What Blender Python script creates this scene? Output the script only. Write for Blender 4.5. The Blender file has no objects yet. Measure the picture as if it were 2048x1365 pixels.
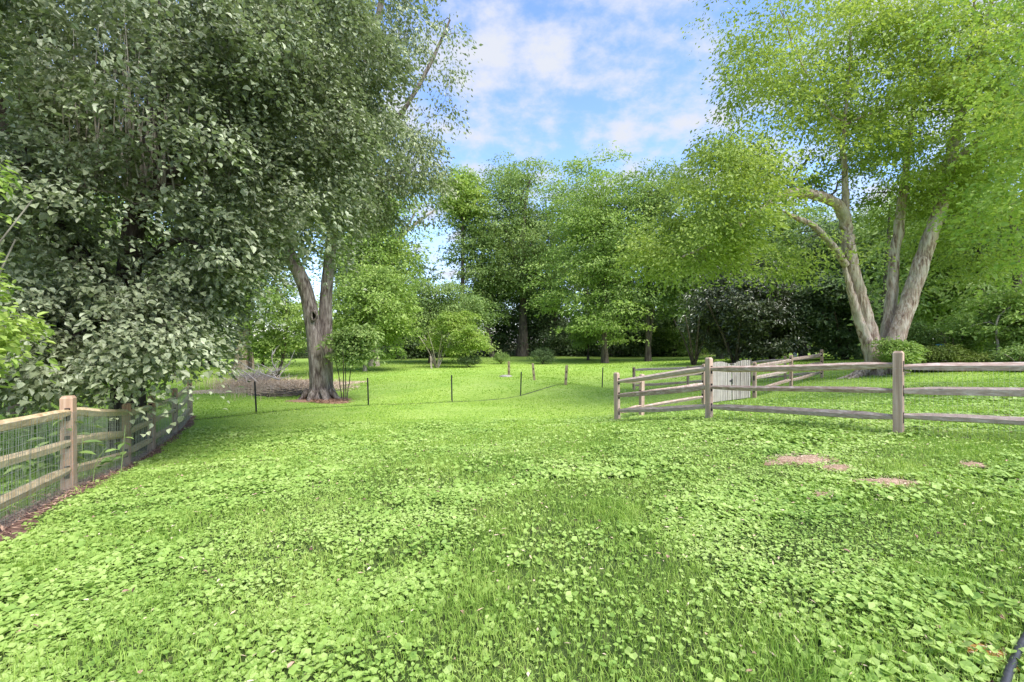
import bpy, math
import numpy as np
from mathutils import Vector

# ------------------------------------------------------------------ camera, sky, sun, exposure
sc = bpy.context.scene
COL = sc.collection
CZ = 1.6                       # camera height above the lawn underneath it
F, CX, CY = 910.0, 1024.0, 682.5   # pixels of the 2048 px wide photograph

cam_d = bpy.data.cameras.new("camera"); cam = bpy.data.objects.new("camera", cam_d); COL.objects.link(cam)
cam_d.sensor_width = 36.0; cam_d.lens = 36.0*F/2048.0
cam_d.clip_start = 0.05; cam_d.clip_end = 3000
cam.location = (0, 0, CZ); cam.rotation_euler = (math.radians(90), 0, 0)
sc.camera = cam

SUN = Vector((0.44, -0.42, 0.86)).normalized()
sd = bpy.data.lights.new("sun", 'SUN'); sd.energy = 2.3; sd.angle = math.radians(42); sd.color = (1.0, 0.945, 0.86)
so = bpy.data.objects.new("sun", sd); COL.objects.link(so); so.location = (-20, -20, 40)
so.rotation_euler = SUN.to_track_quat('Z', 'Y').to_euler()

sc.render.engine = 'CYCLES'
cy = sc.cycles
cy.max_bounces = 5; cy.diffuse_bounces = 3; cy.glossy_bounces = 2; cy.transmission_bounces = 3; cy.transparent_max_bounces = 4
cy.use_denoising = True
try: cy.denoising_prefilter = 'ACCURATE'
except Exception: pass
cy.caustics_reflective = False; cy.caustics_refractive = False
cy.sample_clamp_indirect = 6
sc.render.use_persistent_data = False
sc.view_settings.view_transform = 'Standard'; sc.view_settings.look = 'None'
sc.view_settings.exposure = 1.7; sc.view_settings.gamma = 1.0; sc.view_settings.use_curve_mapping = False

world = bpy.data.worlds.new("World"); sc.world = world; world.use_nodes = True
wt = world.node_tree; wt.nodes.clear()
def wn(t, **k):
    n = wt.nodes.new(t)
    for a, b in k.items(): setattr(n, a, b)
    return n
out = wn('ShaderNodeOutputWorld'); bg = wn('ShaderNodeBackground'); bg.inputs['Strength'].default_value = 0.128
sky = wn('ShaderNodeTexSky', sky_type='NISHITA', sun_disc=False)
sky.sun_elevation = math.asin(SUN.z); sky.sun_rotation = math.atan2(SUN.x, SUN.y)
sky.air_density = 1.15; sky.dust_density = 0.25; sky.ozone_density = 2.5
tint = wn('ShaderNodeMix', data_type='RGBA', blend_type='MULTIPLY'); tint.inputs[0].default_value = 1.0
tint.inputs[7].default_value = (0.70, 0.735, 0.90, 1)
tc = wn('ShaderNodeTexCoord'); sp = wn('ShaderNodeSeparateXYZ')
mz = wn('ShaderNodeMath', operation='MAXIMUM'); mz.inputs[1].default_value = 0.02
az = wn('ShaderNodeMath', operation='ADD'); az.inputs[1].default_value = 0.38
dx = wn('ShaderNodeMath', operation='DIVIDE'); dy = wn('ShaderNodeMath', operation='DIVIDE'); cb = wn('ShaderNodeCombineXYZ')
L = wt.links.new
L(tc.outputs['Generated'], sp.inputs[0]); L(sp.outputs['Z'], mz.inputs[0]); L(mz.outputs[0], az.inputs[0])
L(sp.outputs['X'], dx.inputs[0]); L(az.outputs[0], dx.inputs[1]); L(sp.outputs['Y'], dy.inputs[0]); L(az.outputs[0], dy.inputs[1])
L(dx.outputs[0], cb.inputs[0]); L(dy.outputs[0], cb.inputs[1])
mp = wn('ShaderNodeMapping'); mp.inputs['Location'].default_value = (15.3, 10.1, 0.0); mp.inputs['Scale'].default_value = (0.95, 1.05, 1)
n1 = wn('ShaderNodeTexNoise'); n1.inputs['Scale'].default_value = 6.0; n1.inputs['Detail'].default_value = 9; n1.inputs['Roughness'].default_value = 0.60; n1.inputs['Distortion'].default_value = 0.0
r1 = wn('ShaderNodeValToRGB'); r1.color_ramp.elements[0].position = 0.40; r1.color_ramp.elements[1].position = 0.66
r1.color_ramp.interpolation = 'EASE'
cm = wn('ShaderNodeMix', data_type='RGBA'); cm.inputs[7].default_value = (1.95, 2.05, 2.3, 1)
L(cb.outputs[0], mp.inputs[0]); L(mp.outputs[0], n1.inputs['Vector']); L(n1.outputs['Fac'], r1.inputs[0])
L(sky.outputs[0], tint.inputs[6]); L(tint.outputs[2], cm.inputs[6]); L(r1.outputs['Color'], cm.inputs[0])
L(cm.outputs[2], bg.inputs['Color']); L(bg.outputs[0], out.inputs[0])

# ------------------------------------------------------------------ helpers
def tag(o, label=None, cat=None, group=None, kind=None):
    if label: o["label"] = label
    if cat: o["category"] = cat
    if group: o["group"] = group
    if kind: o["kind"] = kind
    return o
def empty(name, loc=(0,0,0)):
    o = bpy.data.objects.new(name, None); o.location = loc; o.empty_display_size = 0.3; COL.objects.link(o); return o

def nrm(a): return a/np.maximum(np.linalg.norm(a, axis=-1, keepdims=True), 1e-9)

class MB:
    """collects quads; build() links them as one mesh object"""
    def __init__(s): s.V=[]; s.F=[]; s.M=[]; s.n=0
    def add(s, V, Fq, m=0):
        V=np.asarray(V,dtype=np.float64).reshape(-1,3); Fq=np.asarray(Fq,dtype=np.int64).reshape(-1,4)
        s.V.append(V); s.F.append(Fq+s.n); s.M.append(np.full(len(Fq),m)); s.n+=len(V)
    def build(s, name, mats, parent=None, smooth=False, origin=None):
        V=np.concatenate(s.V); Fq=np.concatenate(s.F); M=np.concatenate(s.M)
        if parent is not None: V = V-np.array(parent.location)
        elif origin is not None: V = V-np.array(origin)
        me=bpy.data.meshes.new(name)
        me.vertices.add(len(V)); me.vertices.foreach_set('co', V.astype(np.float32).ravel())
        me.loops.add(len(Fq)*4); me.loops.foreach_set('vertex_index', Fq.astype(np.int32).ravel())
        me.polygons.add(len(Fq)); me.polygons.foreach_set('loop_start', np.arange(0,len(Fq)*4,4,dtype=np.int32))
        me.polygons.foreach_set('loop_total', np.full(len(Fq),4,dtype=np.int32))
        me.polygons.foreach_set('material_index', M.astype(np.int32))
        me.polygons.foreach_set('use_smooth', np.full(len(Fq),bool(smooth)))
        for m in (mats if isinstance(mats,(list,tuple)) else [mats]): me.materials.append(m)
        me.update(calc_edges=True)
        o=bpy.data.objects.new(name, me); COL.objects.link(o)
        if parent is not None: o.parent=parent
        elif origin is not None: o.location=origin
        return o

def box(mb, c, size, rz=0.0, m=0, taper=0.0, tilt=(0,0), bev=0.0):
    """upright box from its base centre; bev: chamfered top"""
    w,d,h = size
    prof=[(0,1.0),(h-bev,1.0-taper*0.8),(h,1.0-taper-(bev*1.2/max(w,1e-6) if bev else 0))] if bev else [(0,1.0),(h,1.0-taper)]
    V=[];Fq=[]
    ca,sa=math.cos(rz),math.sin(rz)
    for z,k in prof:
        for sx,sy in((-1,-1),(1,-1),(1,1),(-1,1)):
            x,y=sx*w/2*k,sy*d/2*k
            V.append((c[0]+x*ca-y*sa+tilt[0]*z, c[1]+x*sa+y*ca+tilt[1]*z, c[2]+z))
    n=len(prof)
    for i in range(n-1):
        for j in range(4): Fq.append((i*4+j,i*4+(j+1)%4,(i+1)*4+(j+1)%4,(i+1)*4+j))
    Fq.append((3,2,1,0)); Fq.append(((n-1)*4,(n-1)*4+1,(n-1)*4+2,(n-1)*4+3))
    mb.add(V,Fq,m)

def smooth_path(pts, n):
    P=np.asarray(pts,float)
    if len(P)==2: 
        t=np.linspace(0,1,n)[:,None]; return P[0]*(1-t)+P[1]*t
    Q=np.vstack([2*P[0]-P[1],P,2*P[-1]-P[-2]]); segs=len(P)-1
    t=np.linspace(0,segs-1e-6,n); i=t.astype(int); u=(t-i)[:,None]
    a,b,c,d=Q[i],Q[i+1],Q[i+2],Q[i+3]
    return 0.5*((2*b)+(-a+c)*u+(2*a-5*b+4*c-d)*u**2+(-a+3*b-3*c+d)*u**3)

def tube(mb, P, R, sides=6, m=0, lump=0.0, rng=None, flare=None, cap=False):
    P=np.asarray(P,float); n=len(P); R=np.broadcast_to(np.asarray(R,float),(n,)).copy()
    T=nrm(np.gradient(P,axis=0))
    up=np.array([0,0,1.0]) if abs(T[:,2]).mean()<0.75 else np.array([0.0,1.0,0])
    A=nrm(np.cross(T,up)); B=nrm(np.cross(A,T))
    a=np.linspace(0,2*math.pi,sides,endpoint=False)
    K=np.ones((n,sides))
    if lump and rng is not None:
        ph=rng.uniform(0,6.28,4); zz=np.linspace(0,1,n)[:,None]*n*0.35
        K+=lump*(np.sin(2*a[None]+ph[0]+zz*0.7)+0.7*np.sin(3*a[None]+ph[1]-zz*0.5)+0.6*np.sin(5*a[None]+ph[2]+zz*0.3))+lump*0.5*rng.normal(size=(n,sides))
    if flare is not None:
        K+=flare
    V=P[:,None]+(A[:,None]*np.cos(a)[None,:,None]+B[:,None]*np.sin(a)[None,:,None])*(R[:,None]*K)[...,None]
    i=np.arange(n-1)[:,None]*sides; j=np.arange(sides)[None]; j2=(j+1)%sides
    Fq=np.stack([i+j,i+j2,i+sides+j2,i+sides+j],-1).reshape(-1,4)
    V=V.reshape(-1,3)
    if cap:
        V=np.vstack([V,P[0],P[-1]]); c0,c1=n*sides,n*sides+1; ex=[]
        for q in range(0,sides,2):
            ex.append((c0,(q+2)%sides,(q+1)%sides,q)); b=(n-1)*sides
            ex.append((c1,b+q,b+(q+1)%sides,b+(q+2)%sides))
        Fq=np.vstack([Fq,ex])
    mb.add(V,Fq,m)

def leaves(mb, P, D, N, Ls, W, fold=0.25, shape='quad', curl=0.0, m=0):
    D=nrm(D); N=nrm(N-(N*D).sum(-1,keepdims=True)*D); S=np.cross(D,N)
    Ls=np.asarray(Ls)[:,None]; W=np.asarray(W)[:,None]; n=len(P)
    if shape=='quad':
        mid=P+D*Ls*0.45
        V=np.stack([P, mid+S*W/2+N*fold*W*0.5, P+D*Ls-N*curl*Ls, mid-S*W/2+N*fold*W*0.5],1)
        mb.add(V.reshape(-1,3), (np.arange(n)[:,None]*4+np.arange(4)[None]), m)
    elif shape=='round':     # broad notched leaf like the ground cover
        V=np.stack([P+D*Ls*0.08, P+D*Ls*0.02+S*W*0.42+N*fold*W*0.5, P+D*Ls*0.66+S*W*0.46+N*fold*W*0.5, P+D*Ls*0.98-N*curl*Ls,
                    P+D*Ls*0.66-S*W*0.46+N*fold*W*0.5, P+D*Ls*0.02-S*W*0.42+N*fold*W*0.5],1)
        b=np.arange(n)[:,None]*6
        mb.add(V.reshape(-1,3), np.concatenate([b+np.array([[0,1,2,3]]), b+np.array([[0,3,4,5]])]), m)
    elif shape=='oval':
        V=np.stack([P, P+D*Ls*0.3+S*W*0.48+N*fold*W*0.5, P+D*Ls*0.68+S*W*0.34+N*fold*W*0.35, P+D*Ls-N*curl*Ls,
                    P+D*Ls*0.68-S*W*0.34+N*fold*W*0.35, P+D*Ls*0.3-S*W*0.48+N*fold*W*0.5],1)
        b=np.arange(n)[:,None]*6
        mb.add(V.reshape(-1,3), np.concatenate([b+np.array([[0,1,2,3]]), b+np.array([[0,3,4,5]])]), m)

def blades(mb, P, H, W, lean, rng, m=0):
    """grass blades: one bent quad pair each"""
    n=len(P); a=rng.uniform(0,6.283,n); S=np.stack([np.cos(a),np.sin(a),np.zeros(n)],1)
    b=rng.uniform(0,6.283,n); Ld=np.stack([np.cos(b),np.sin(b),np.zeros(n)],1)
    H=np.asarray(H)[:,None]; W=np.asarray(W)[:,None]; lean=np.asarray(lean)[:,None]
    up=np.array([0,0,1.0])
    mid=P+up*H*0.6+Ld*H*lean*0.35; tip=P+up*H*(1-0.25*lean)+Ld*H*lean
    V=np.stack([P-S*W/2,P+S*W/2,mid+S*W*0.4,mid-S*W*0.4,tip+S*W*0.08,tip-S*W*0.08],1)
    k=np.arange(n)[:,None]*6
    mb.add(V.reshape(-1,3), np.concatenate([k+np.array([[0,1,2,3]]),k+np.array([[3,2,4,5]])]), m)

_W={}
def vnoise(P, scale, seed):
    """cheap smooth noise, about -1..1"""
    if seed not in _W:
        r=np.random.default_rng(seed+991); d=nrm(r.normal(size=(14,3))); _W[seed]=(d*r.uniform(0.5,1.9,(14,1)), r.uniform(0,6.28,14))
    K,ph=_W[seed]
    return np.sin((np.asarray(P)/scale)@K.T*2.2+ph).sum(-1)/3.0

# ------------------------------------------------------------------ terrain
def ctl(px, py, Y): return ((px-CX)/F*Y, Y, -(py-CY)/F*Y)
C=[(0,0,-1.6),(0,-4,-1.58),(-3,2.5,-1.66),(3,2.5,-1.50),(0,3,-1.62),(-3,6,-1.86),(0,6,-1.80),(0,9.5,-2.08),(0,14,-2.38),(6,3,-1.34),
   (-5.8,5.96,-1.94),(-7.4,8.8,-2.42),(-8.4,11,-2.55),(-9.9,13.5,-2.62),(-4.7,4.2,-1.80),(-4,10,-2.25),(-4,13,-2.4),
   (2.64,11.4,-2.0),(4.03,9.3,-1.56),(5.75,6.77,-1.38),(7,5.6,-1.30),(3,7,-1.62),(8,9,-1.34),(-14,8,-2.3),(-16,16,-2.5),
   (0,-30,-1.4),(25,-10,-1.0),(-30,0,-2.2),(30,20,-0.9),(-40,30,-2.3),(-60,60,-2.4),(60,60,-1.2),(0,90,-2.0),(-120,120,-2.3),(120,120,-1.5),
   (0,300,-2.2),(-350,300,-2.2),(350,300,-2.0),(-350,-30,-2.2),(350,-30,-1.6)]
for t in [(513,826,15.6),(737,812,18.2),(904,804,18.5),(1041,795,20.8),(1205,780,23.8),(640,800,19.9),(1018,753,28),(1067,760,25),(1131,766,22),
          (1412,808,13.6),(1508,798,14.6),(1582,774,17),(1644,758,19),(1376,772,22),(1760,748,17),(1900,750,15.5),(2048,742,16),(1990,726,21),
          (485,733,44),(560,775,27),(745,728,47),(975,712,62),(1045,711,62),(1210,726,48),(1299,721,50),(1385,727,36),(1550,720,34),(1690,718,34),
          (875,736,41),(60,765,25),(1283,836,12.6),(1690,708,55)]:
    C.append(ctl(*t))
C=np.array(C); CP=C[:,:2]; n_=len(C)
def _U(r2): return 0.5*r2*np.log(r2+1e-6)
_d=((CP[:,None]-CP[None])**2).sum(-1)
_A=np.zeros((n_+3,n_+3)); _A[:n_,:n_]=_U(_d)+np.eye(n_)*2.0; _A[:n_,n_]=1; _A[:n_,n_+1:]=CP; _A[n_,:n_]=1; _A[n_+1:,:n_]=CP.T
_w=np.linalg.solve(_A,np.concatenate([C[:,2],[0,0,0]]))
def hgt(X,Y):
    X=np.atleast_1d(np.asarray(X,float)); Y=np.atleast_1d(np.asarray(Y,float)); o=np.empty(len(X))
    for i in range(0,len(X),100000):
        q=np.stack([X[i:i+100000],Y[i:i+100000]],1); d=((q[:,None]-CP[None])**2).sum(-1)
        o[i:i+100000]=_U(d)@_w[:n_]+_w[n_]+q@_w[n_+1:]
    return np.clip(o,-3.3,-0.6)+CZ
def h1(x,y): return float(hgt([x],[y])[0])
def gp(px,Y,dz=0.0):
    x=(px-CX)/F*Y; return np.array([x,Y,h1(x,Y)+dz])
def at(px,py,Y): return np.array([(px-CX)/F*Y, Y, CZ-(py-CY)/F*Y])

# ------------------------------------------------------------------ materials
def mat(name):
    m=bpy.data.materials.new(name); m.use_nodes=True; nt=m.node_tree; nt.nodes.clear()
    o=nt.nodes.new('ShaderNodeOutputMaterial'); return m,nt,o
def N_(nt,t,**k):
    n=nt.nodes.new(t)
    for a,b in k.items(): setattr(n,a,b)
    return n
def noise(nt, vec, scale, detail=4, rough=0.55, stretch=None, dist=0.0):
    if stretch:
        mp=N_(nt,'ShaderNodeMapping'); mp.inputs['Scale'].default_value=stretch; nt.links.new(vec,mp.inputs[0]); vec=mp.outputs[0]
    n=N_(nt,'ShaderNodeTexNoise'); n.inputs['Scale'].default_value=scale; n.inputs['Detail'].default_value=detail
    n.inputs['Roughness'].default_value=rough; n.inputs['Distortion'].default_value=dist; nt.links.new(vec,n.inputs['Vector']); return n.outputs['Fac']
def ramp(nt, fac, stops, interp='LINEAR'):
    r=N_(nt,'ShaderNodeValToRGB'); e=r.color_ramp.elements; r.color_ramp.interpolation=interp
    while len(e)<len(stops): e.new(0.5)
    for q,(p,c) in zip(e,stops): q.position=p; q.color=(*c,1) if len(c)==3 else c
    nt.links.new(fac,r.inputs[0]); return r.outputs[0]
def mixc(nt,f,a,b,blend='MIX'):
    m=N_(nt,'ShaderNodeMix',data_type='RGBA',blend_type=blend)
    for s,v in ((0,f),(6,a),(7,b)):
        if isinstance(v,(int,float)): m.inputs[s].default_value=v
        elif isinstance(v,tuple): m.inputs[s].default_value=(*v,1) if len(v)==3 else v
        else: nt.links.new(v,m.inputs[s])
    return m.outputs[2]
def math_(nt,op,a,b=None,c=None):
    m=N_(nt,'ShaderNodeMath',operation=op)
    for i,v in enumerate((a,b,c)):
        if v is None: continue
        if isinstance(v,(int,float)): m.inputs[i].default_value=v
        else: nt.links.new(v,m.inputs[i])
    return m.outputs[0]

def leafmat(name, stops, rough=0.45, trans=0.35, spec=0.4, patch=0.35, tint=(1.15,1.2,0.7), back=None):
    """stops: list of 3 leaf colours, picked per leaf and per spray"""
    m,nt,o=mat(name); g=N_(nt,'ShaderNodeNewGeometry'); t=N_(nt,'ShaderNodeTexCoord')
    nz=noise(nt,t.outputs['Object'],patch,3,0.6)
    f=math_(nt,'MULTIPLY_ADD',nz,1.5,-0.5); f=math_(nt,'MULTIPLY_ADD',g.outputs['Random Per Island'],0.55,f)
    col=ramp(nt,f,[(0.05,stops[0]),(0.5,stops[1]),(0.95,stops[2])])
    p=N_(nt,'ShaderNodeBsdfPrincipled'); p.inputs['Roughness'].default_value=rough; p.inputs['Specular IOR Level'].default_value=spec
    c2=col
    if back: c2=mixc(nt,g.outputs['Backfacing'],col,back)
    nt.links.new(c2,p.inputs['Base Color'])
    tr=N_(nt,'ShaderNodeBsdfTranslucent'); nt.links.new(mixc(nt,1.0,col,tuple(tint),'MULTIPLY'),tr.inputs['Color'])
    mx=N_(nt,'ShaderNodeMixShader'); mx.inputs[0].default_value=trans
    nt.links.new(p.outputs[0],mx.inputs[1]); nt.links.new(tr.outputs[0],mx.inputs[2]); nt.links.new(mx.outputs[0],o.inputs[0]); return m

def barkmat(name, c1, c2, c3, scale=3.0, bump=0.6, moss=None):
    m,nt,o=mat(name); t=N_(nt,'ShaderNodeTexCoord'); v=t.outputs['Object']
    a=noise(nt,v,scale*2.2,6,0.65,(1,1,0.16),0.4); b=noise(nt,v,scale*0.35,3,0.5); c=noise(nt,v,scale*9,4,0.6,(1,1,0.3))
    w=ramp(nt,a,[(0.38,c1),(0.5,c2),(0.62,c3)])
    w=mixc(nt,math_(nt,'MULTIPLY',c,0.35),w,tuple(x*0.55 for x in c1))
    w=mixc(nt,ramp(nt,b,[(0.45,(0,0,0)),(0.7,(0.5,0.5,0.5))]),w,c3)
    if moss: w=mixc(nt,ramp(nt,b,[(0.52,(0,0,0)),(0.66,(0.35,0.35,0.35))]),w,moss)
    p=N_(nt,'ShaderNodeBsdfPrincipled'); p.inputs['Roughness'].default_value=0.9; p.inputs['Specular IOR Level'].default_value=0.15
    nt.links.new(w,p.inputs['Base Color'])
    bp=N_(nt,'ShaderNodeBump'); bp.inputs['Strength'].default_value=bump; bp.inputs['Distance'].default_value=0.10
    nt.links.new(a,bp.inputs['Height']); nt.links.new(bp.outputs[0],p.inputs['Normal']); nt.links.new(p.outputs[0],o.inputs[0]); return m

def woodmat(name, c1, c2, c3, axis='Z', grain=22):
    m,nt,o=mat(name); t=N_(nt,'ShaderNodeTexCoord'); v=t.outputs['Object']
    st={'Z':(1,1,0.05),'X':(0.05,1,1),'XY':(0.35,0.35,1.4)}[axis]
    oi=N_(nt,'ShaderNodeObjectInfo'); g=N_(nt,'ShaderNodeNewGeometry')
    a=noise(nt,v,grain,6,0.6,st,0.3); b=noise(nt,v,3.0,4,0.6); k=noise(nt,v,9,2,0.5,(1,1,0.8) if axis=='Z' else (0.6,0.6,1))
    w=ramp(nt,a,[(0.3,c1),(0.5,c2),(0.68,c3)])
    w=mixc(nt,ramp(nt,b,[(0.35,(0,0,0)),(0.75,(0.45,0.45,0.45))]),w,c1)
    w=mixc(nt,ramp(nt,k,[(0.72,(0,0,0)),(0.78,(0.8,0.8,0.8))]),w,tuple(x*0.3 for x in c1))
    w=mixc(nt,math_(nt,'MULTIPLY',oi.outputs['Random'],0.35),w,c3)
    p=N_(nt,'ShaderNodeBsdfPrincipled'); p.inputs['Roughness'].default_value=0.85; p.inputs['Specular IOR Level'].default_value=0.2
    nt.links.new(w,p.inputs['Base Color'])
    bp=N_(nt,'ShaderNodeBump'); bp.inputs['Strength'].default_value=0.5; bp.inputs['Distance'].default_value=0.01
    nt.links.new(a,bp.inputs['Height']); nt.links.new(bp.outputs[0],p.inputs['Normal']); nt.links.new(p.outputs[0],o.inputs[0]); return m

def plain(name, c1, c2, scale=6, rough=0.8, metal=0.0, isl=False):
    m,nt,o=mat(name); t=N_(nt,'ShaderNodeTexCoord'); g=N_(nt,'ShaderNodeNewGeometry')
    a=g.outputs['Random Per Island'] if isl else noise(nt,t.outputs['Object'],scale,5,0.6)
    w=ramp(nt,a,[(0.1 if isl else 0.35,c1),(0.9 if isl else 0.65,c2)])
    p=N_(nt,'ShaderNodeBsdfPrincipled'); p.inputs['Roughness'].default_value=rough; p.inputs['Metallic'].default_value=metal
    nt.links.new(w,p.inputs['Base Color']); nt.links.new(p.outputs[0],o.inputs[0]); return m

# ground
def groundmat():
    m,nt,o=mat('lawn_ground'); g=N_(nt,'ShaderNodeNewGeometry'); P=g.outputs['Position']
    big=noise(nt,P,0.09,4,0.6); mid=noise(nt,P,0.55,5,0.65,None,0.4); fin=noise(nt,P,7,6,0.7); vf=noise(nt,P,38,4,0.7)
    far=ramp(nt,mid,[(0.30,(0.20,0.34,0.06)),(0.5,(0.30,0.45,0.095)),(0.72,(0.40,0.52,0.15))])
    far=mixc(nt,ramp(nt,big,[(0.38,(0,0,0)),(0.68,(0.6,0.6,0.6))]),far,(0.38,0.50,0.10))
    far=mixc(nt,ramp(nt,fin,[(0.36,(0.75,0.75,0.75)),(0.52,(0,0,0))]),far,(0.15,0.28,0.035))
    far=mixc(nt,ramp(nt,vf,[(0.62,(0,0,0)),(0.75,(0.5,0.5,0.5))]),far,(0.36,0.43,0.17))
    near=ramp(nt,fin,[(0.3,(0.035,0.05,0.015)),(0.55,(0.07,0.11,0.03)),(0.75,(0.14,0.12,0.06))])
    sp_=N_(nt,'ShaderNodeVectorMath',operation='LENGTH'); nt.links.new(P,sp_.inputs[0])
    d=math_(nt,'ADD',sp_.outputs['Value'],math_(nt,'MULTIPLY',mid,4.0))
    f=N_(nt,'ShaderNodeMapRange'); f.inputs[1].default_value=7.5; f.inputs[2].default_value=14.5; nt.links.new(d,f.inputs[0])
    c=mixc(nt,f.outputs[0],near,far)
    # leaf litter under the wood beyond the lawn
    sy=N_(nt,'ShaderNodeSeparateXYZ'); nt.links.new(P,sy.inputs[0])
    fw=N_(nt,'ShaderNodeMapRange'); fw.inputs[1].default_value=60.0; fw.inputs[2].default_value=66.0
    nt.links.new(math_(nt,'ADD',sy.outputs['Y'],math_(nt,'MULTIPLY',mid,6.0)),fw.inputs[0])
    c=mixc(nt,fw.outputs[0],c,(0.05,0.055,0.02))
    p=N_(nt,'ShaderNodeBsdfPrincipled'); p.inputs['Roughness'].default_value=0.95; p.inputs['Specular IOR Level'].default_value=0.1
    nt.links.new(c,p.inputs['Base Color'])
    bp=N_(nt,'ShaderNodeBump'); bp.inputs['Strength'].default_value=0.8; bp.inputs['Distance'].default_value=0.06
    nt.links.new(math_(nt,'ADD',fin,math_(nt,'MULTIPLY',vf,0.6)),bp.inputs['Height']); nt.links.new(bp.outputs[0],p.inputs['Normal'])
    nt.links.new(p.outputs[0],o.inputs[0]); return m

M_ground=groundmat()
M_clover=leafmat('ground_ivy_leaf',[(0.17,0.30,0.055),(0.315,0.465,0.10),(0.45,0.57,0.19)],0.55,0.3,0.35,0.9)
M_grass=leafmat('grass_blade',[(0.17,0.31,0.05),(0.32,0.47,0.09),(0.48,0.58,0.17)],0.6,0.35,0.25,0.8)
M_lawn=leafmat('lawn_blade',[(0.23,0.38,0.05),(0.34,0.49,0.08),(0.45,0.57,0.14)],0.7,0.3,0.15,0.5)
M_dirt=plain('bare_soil',(0.20,0.115,0.07),(0.42,0.29,0.20),9,0.95)
M_ochre=plain('rotting_mulch',(0.22,0.10,0.02),(0.42,0.26,0.05),20,0.95)
M_mulch=plain('mulch_chip',(0.08,0.035,0.028),(0.46,0.30,0.21),1,0.9,0,True)
M_straw=plain('dry_straw',(0.46,0.33,0.22),(0.74,0.60,0.44),1,0.9,0,True)
M_redstraw=plain('pine_straw',(0.17,0.085,0.05),(0.42,0.26,0.17),1,0.9,0,True)
M_seam=plain('damp_soil_line',(0.03,0.035,0.02),(0.09,0.10,0.04),4,0.95)
M_black=plain('black_metal',(0.006,0.006,0.008),(0.02,0.02,0.022),8,0.5)
M_hole_shade=plain('painted_hole_shade',(0.012,0.008,0.006),(0.03,0.02,0.015),8,0.9)  # near-black colour stands in for shade inside post slots and the knot
M_wire=plain('galvanised_wire',(0.30,0.30,0.28),(0.46,0.45,0.42),8,0.5,0.6)
M_hose=plain('black_pipe',(0.015,0.016,0.02),(0.05,0.05,0.06),12,0.5)
M_post=woodmat('weathered_post_wood',(0.25,0.155,0.11),(0.44,0.30,0.225),(0.64,0.49,0.39),'Z')
M_rail=woodmat('weathered_rail_wood',(0.24,0.15,0.115),(0.43,0.31,0.255),(0.68,0.57,0.50),'XY')
M_railL=woodmat('pale_rail_wood',(0.36,0.24,0.13),(0.57,0.43,0.25),(0.74,0.61,0.41),'XY')
M_postL=woodmat('brown_post_wood',(0.28,0.15,0.09),(0.47,0.29,0.19),(0.62,0.44,0.32),'Z')
M_picket=woodmat('grey_picket_wood',(0.15,0.11,0.085),(0.42,0.36,0.315),(0.66,0.60,0.54),'Z',26)
M_oldpost=woodmat('old_post_wood',(0.16,0.11,0.06),(0.30,0.23,0.14),(0.46,0.38,0.26),'Z')
M_barkP=barkmat('dark_bark',(0.035,0.026,0.021),(0.08,0.062,0.052),(0.15,0.125,0.105),5,0.8)
M_barkF=barkmat('furrowed_grey_bark',(0.10,0.075,0.065),(0.24,0.19,0.165),(0.46,0.40,0.36),6,1.0)
M_barkB=barkmat('flaky_pinkish_bark',(0.20,0.125,0.095),(0.54,0.40,0.325),(0.80,0.68,0.60),5,1.0,(0.16,0.19,0.09))
M_barkG=barkmat('grey_brown_bark',(0.055,0.045,0.038),(0.11,0.09,0.075),(0.20,0.17,0.14),2.5,0.7)
M_barkW=barkmat('pale_bark',(0.22,0.18,0.15),(0.38,0.33,0.28),(0.55,0.50,0.44),2.5,0.7)
M_twig=plain('dead_twig',(0.36,0.30,0.26),(0.66,0.60,0.55),3,0.9)
M_shoot=plain('pale_shoot_bark',(0.16,0.14,0.11),(0.34,0.31,0.25),3,0.9)
L_pear=leafmat('glossy_pear_leaf',[(0.110,0.134,0.072),(0.228,0.262,0.145),(0.46,0.50,0.33)],0.38,0.22,0.45,0.5,(1.05,1.2,0.75))
L_elm=leafmat('grey_green_leaf',[(0.125,0.150,0.072),(0.235,0.275,0.130),(0.40,0.45,0.23)],0.38,0.22,0.5,0.45,(1.1,1.3,0.7))
L_birch=leafmat('yellow_green_leaf',[(0.17,0.255,0.06),(0.31,0.41,0.095),(0.50,0.58,0.18)],0.5,0.42,0.3,0.35,(1.25,1.25,0.6))
L_lime=leafmat('lime_leaf',[(0.19,0.31,0.07),(0.33,0.45,0.10),(0.48,0.57,0.17)],0.5,0.4,0.3,0.3)
L_mid=leafmat('mid_green_leaf',[(0.13,0.215,0.065),(0.245,0.35,0.105),(0.40,0.50,0.18)],0.5,0.3,0.3,0.22)
L_fresh=leafmat('fresh_green_leaf',[(0.175,0.275,0.07),(0.305,0.43,0.11),(0.47,0.57,0.19)],0.5,0.35,0.3,0.22)
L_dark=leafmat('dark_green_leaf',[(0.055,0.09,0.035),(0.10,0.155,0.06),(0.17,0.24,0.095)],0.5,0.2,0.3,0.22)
L_magn=leafmat('magnolia_leaf',[(0.045,0.065,0.03),(0.085,0.11,0.05),(0.20,0.23,0.13)],0.3,0.08,0.7,0.5,(1.2,1.2,0.6))
L_juni=leafmat('olive_needles',[(0.075,0.115,0.025),(0.13,0.18,0.035),(0.21,0.26,0.06)],0.6,0.2,0.2,0.6)
L_strap=leafmat('grey_strap_leaf',[(0.08,0.14,0.06),(0.14,0.22,0.10),(0.22,0.31,0.17)],0.5,0.2,0.3,0.6)

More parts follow.
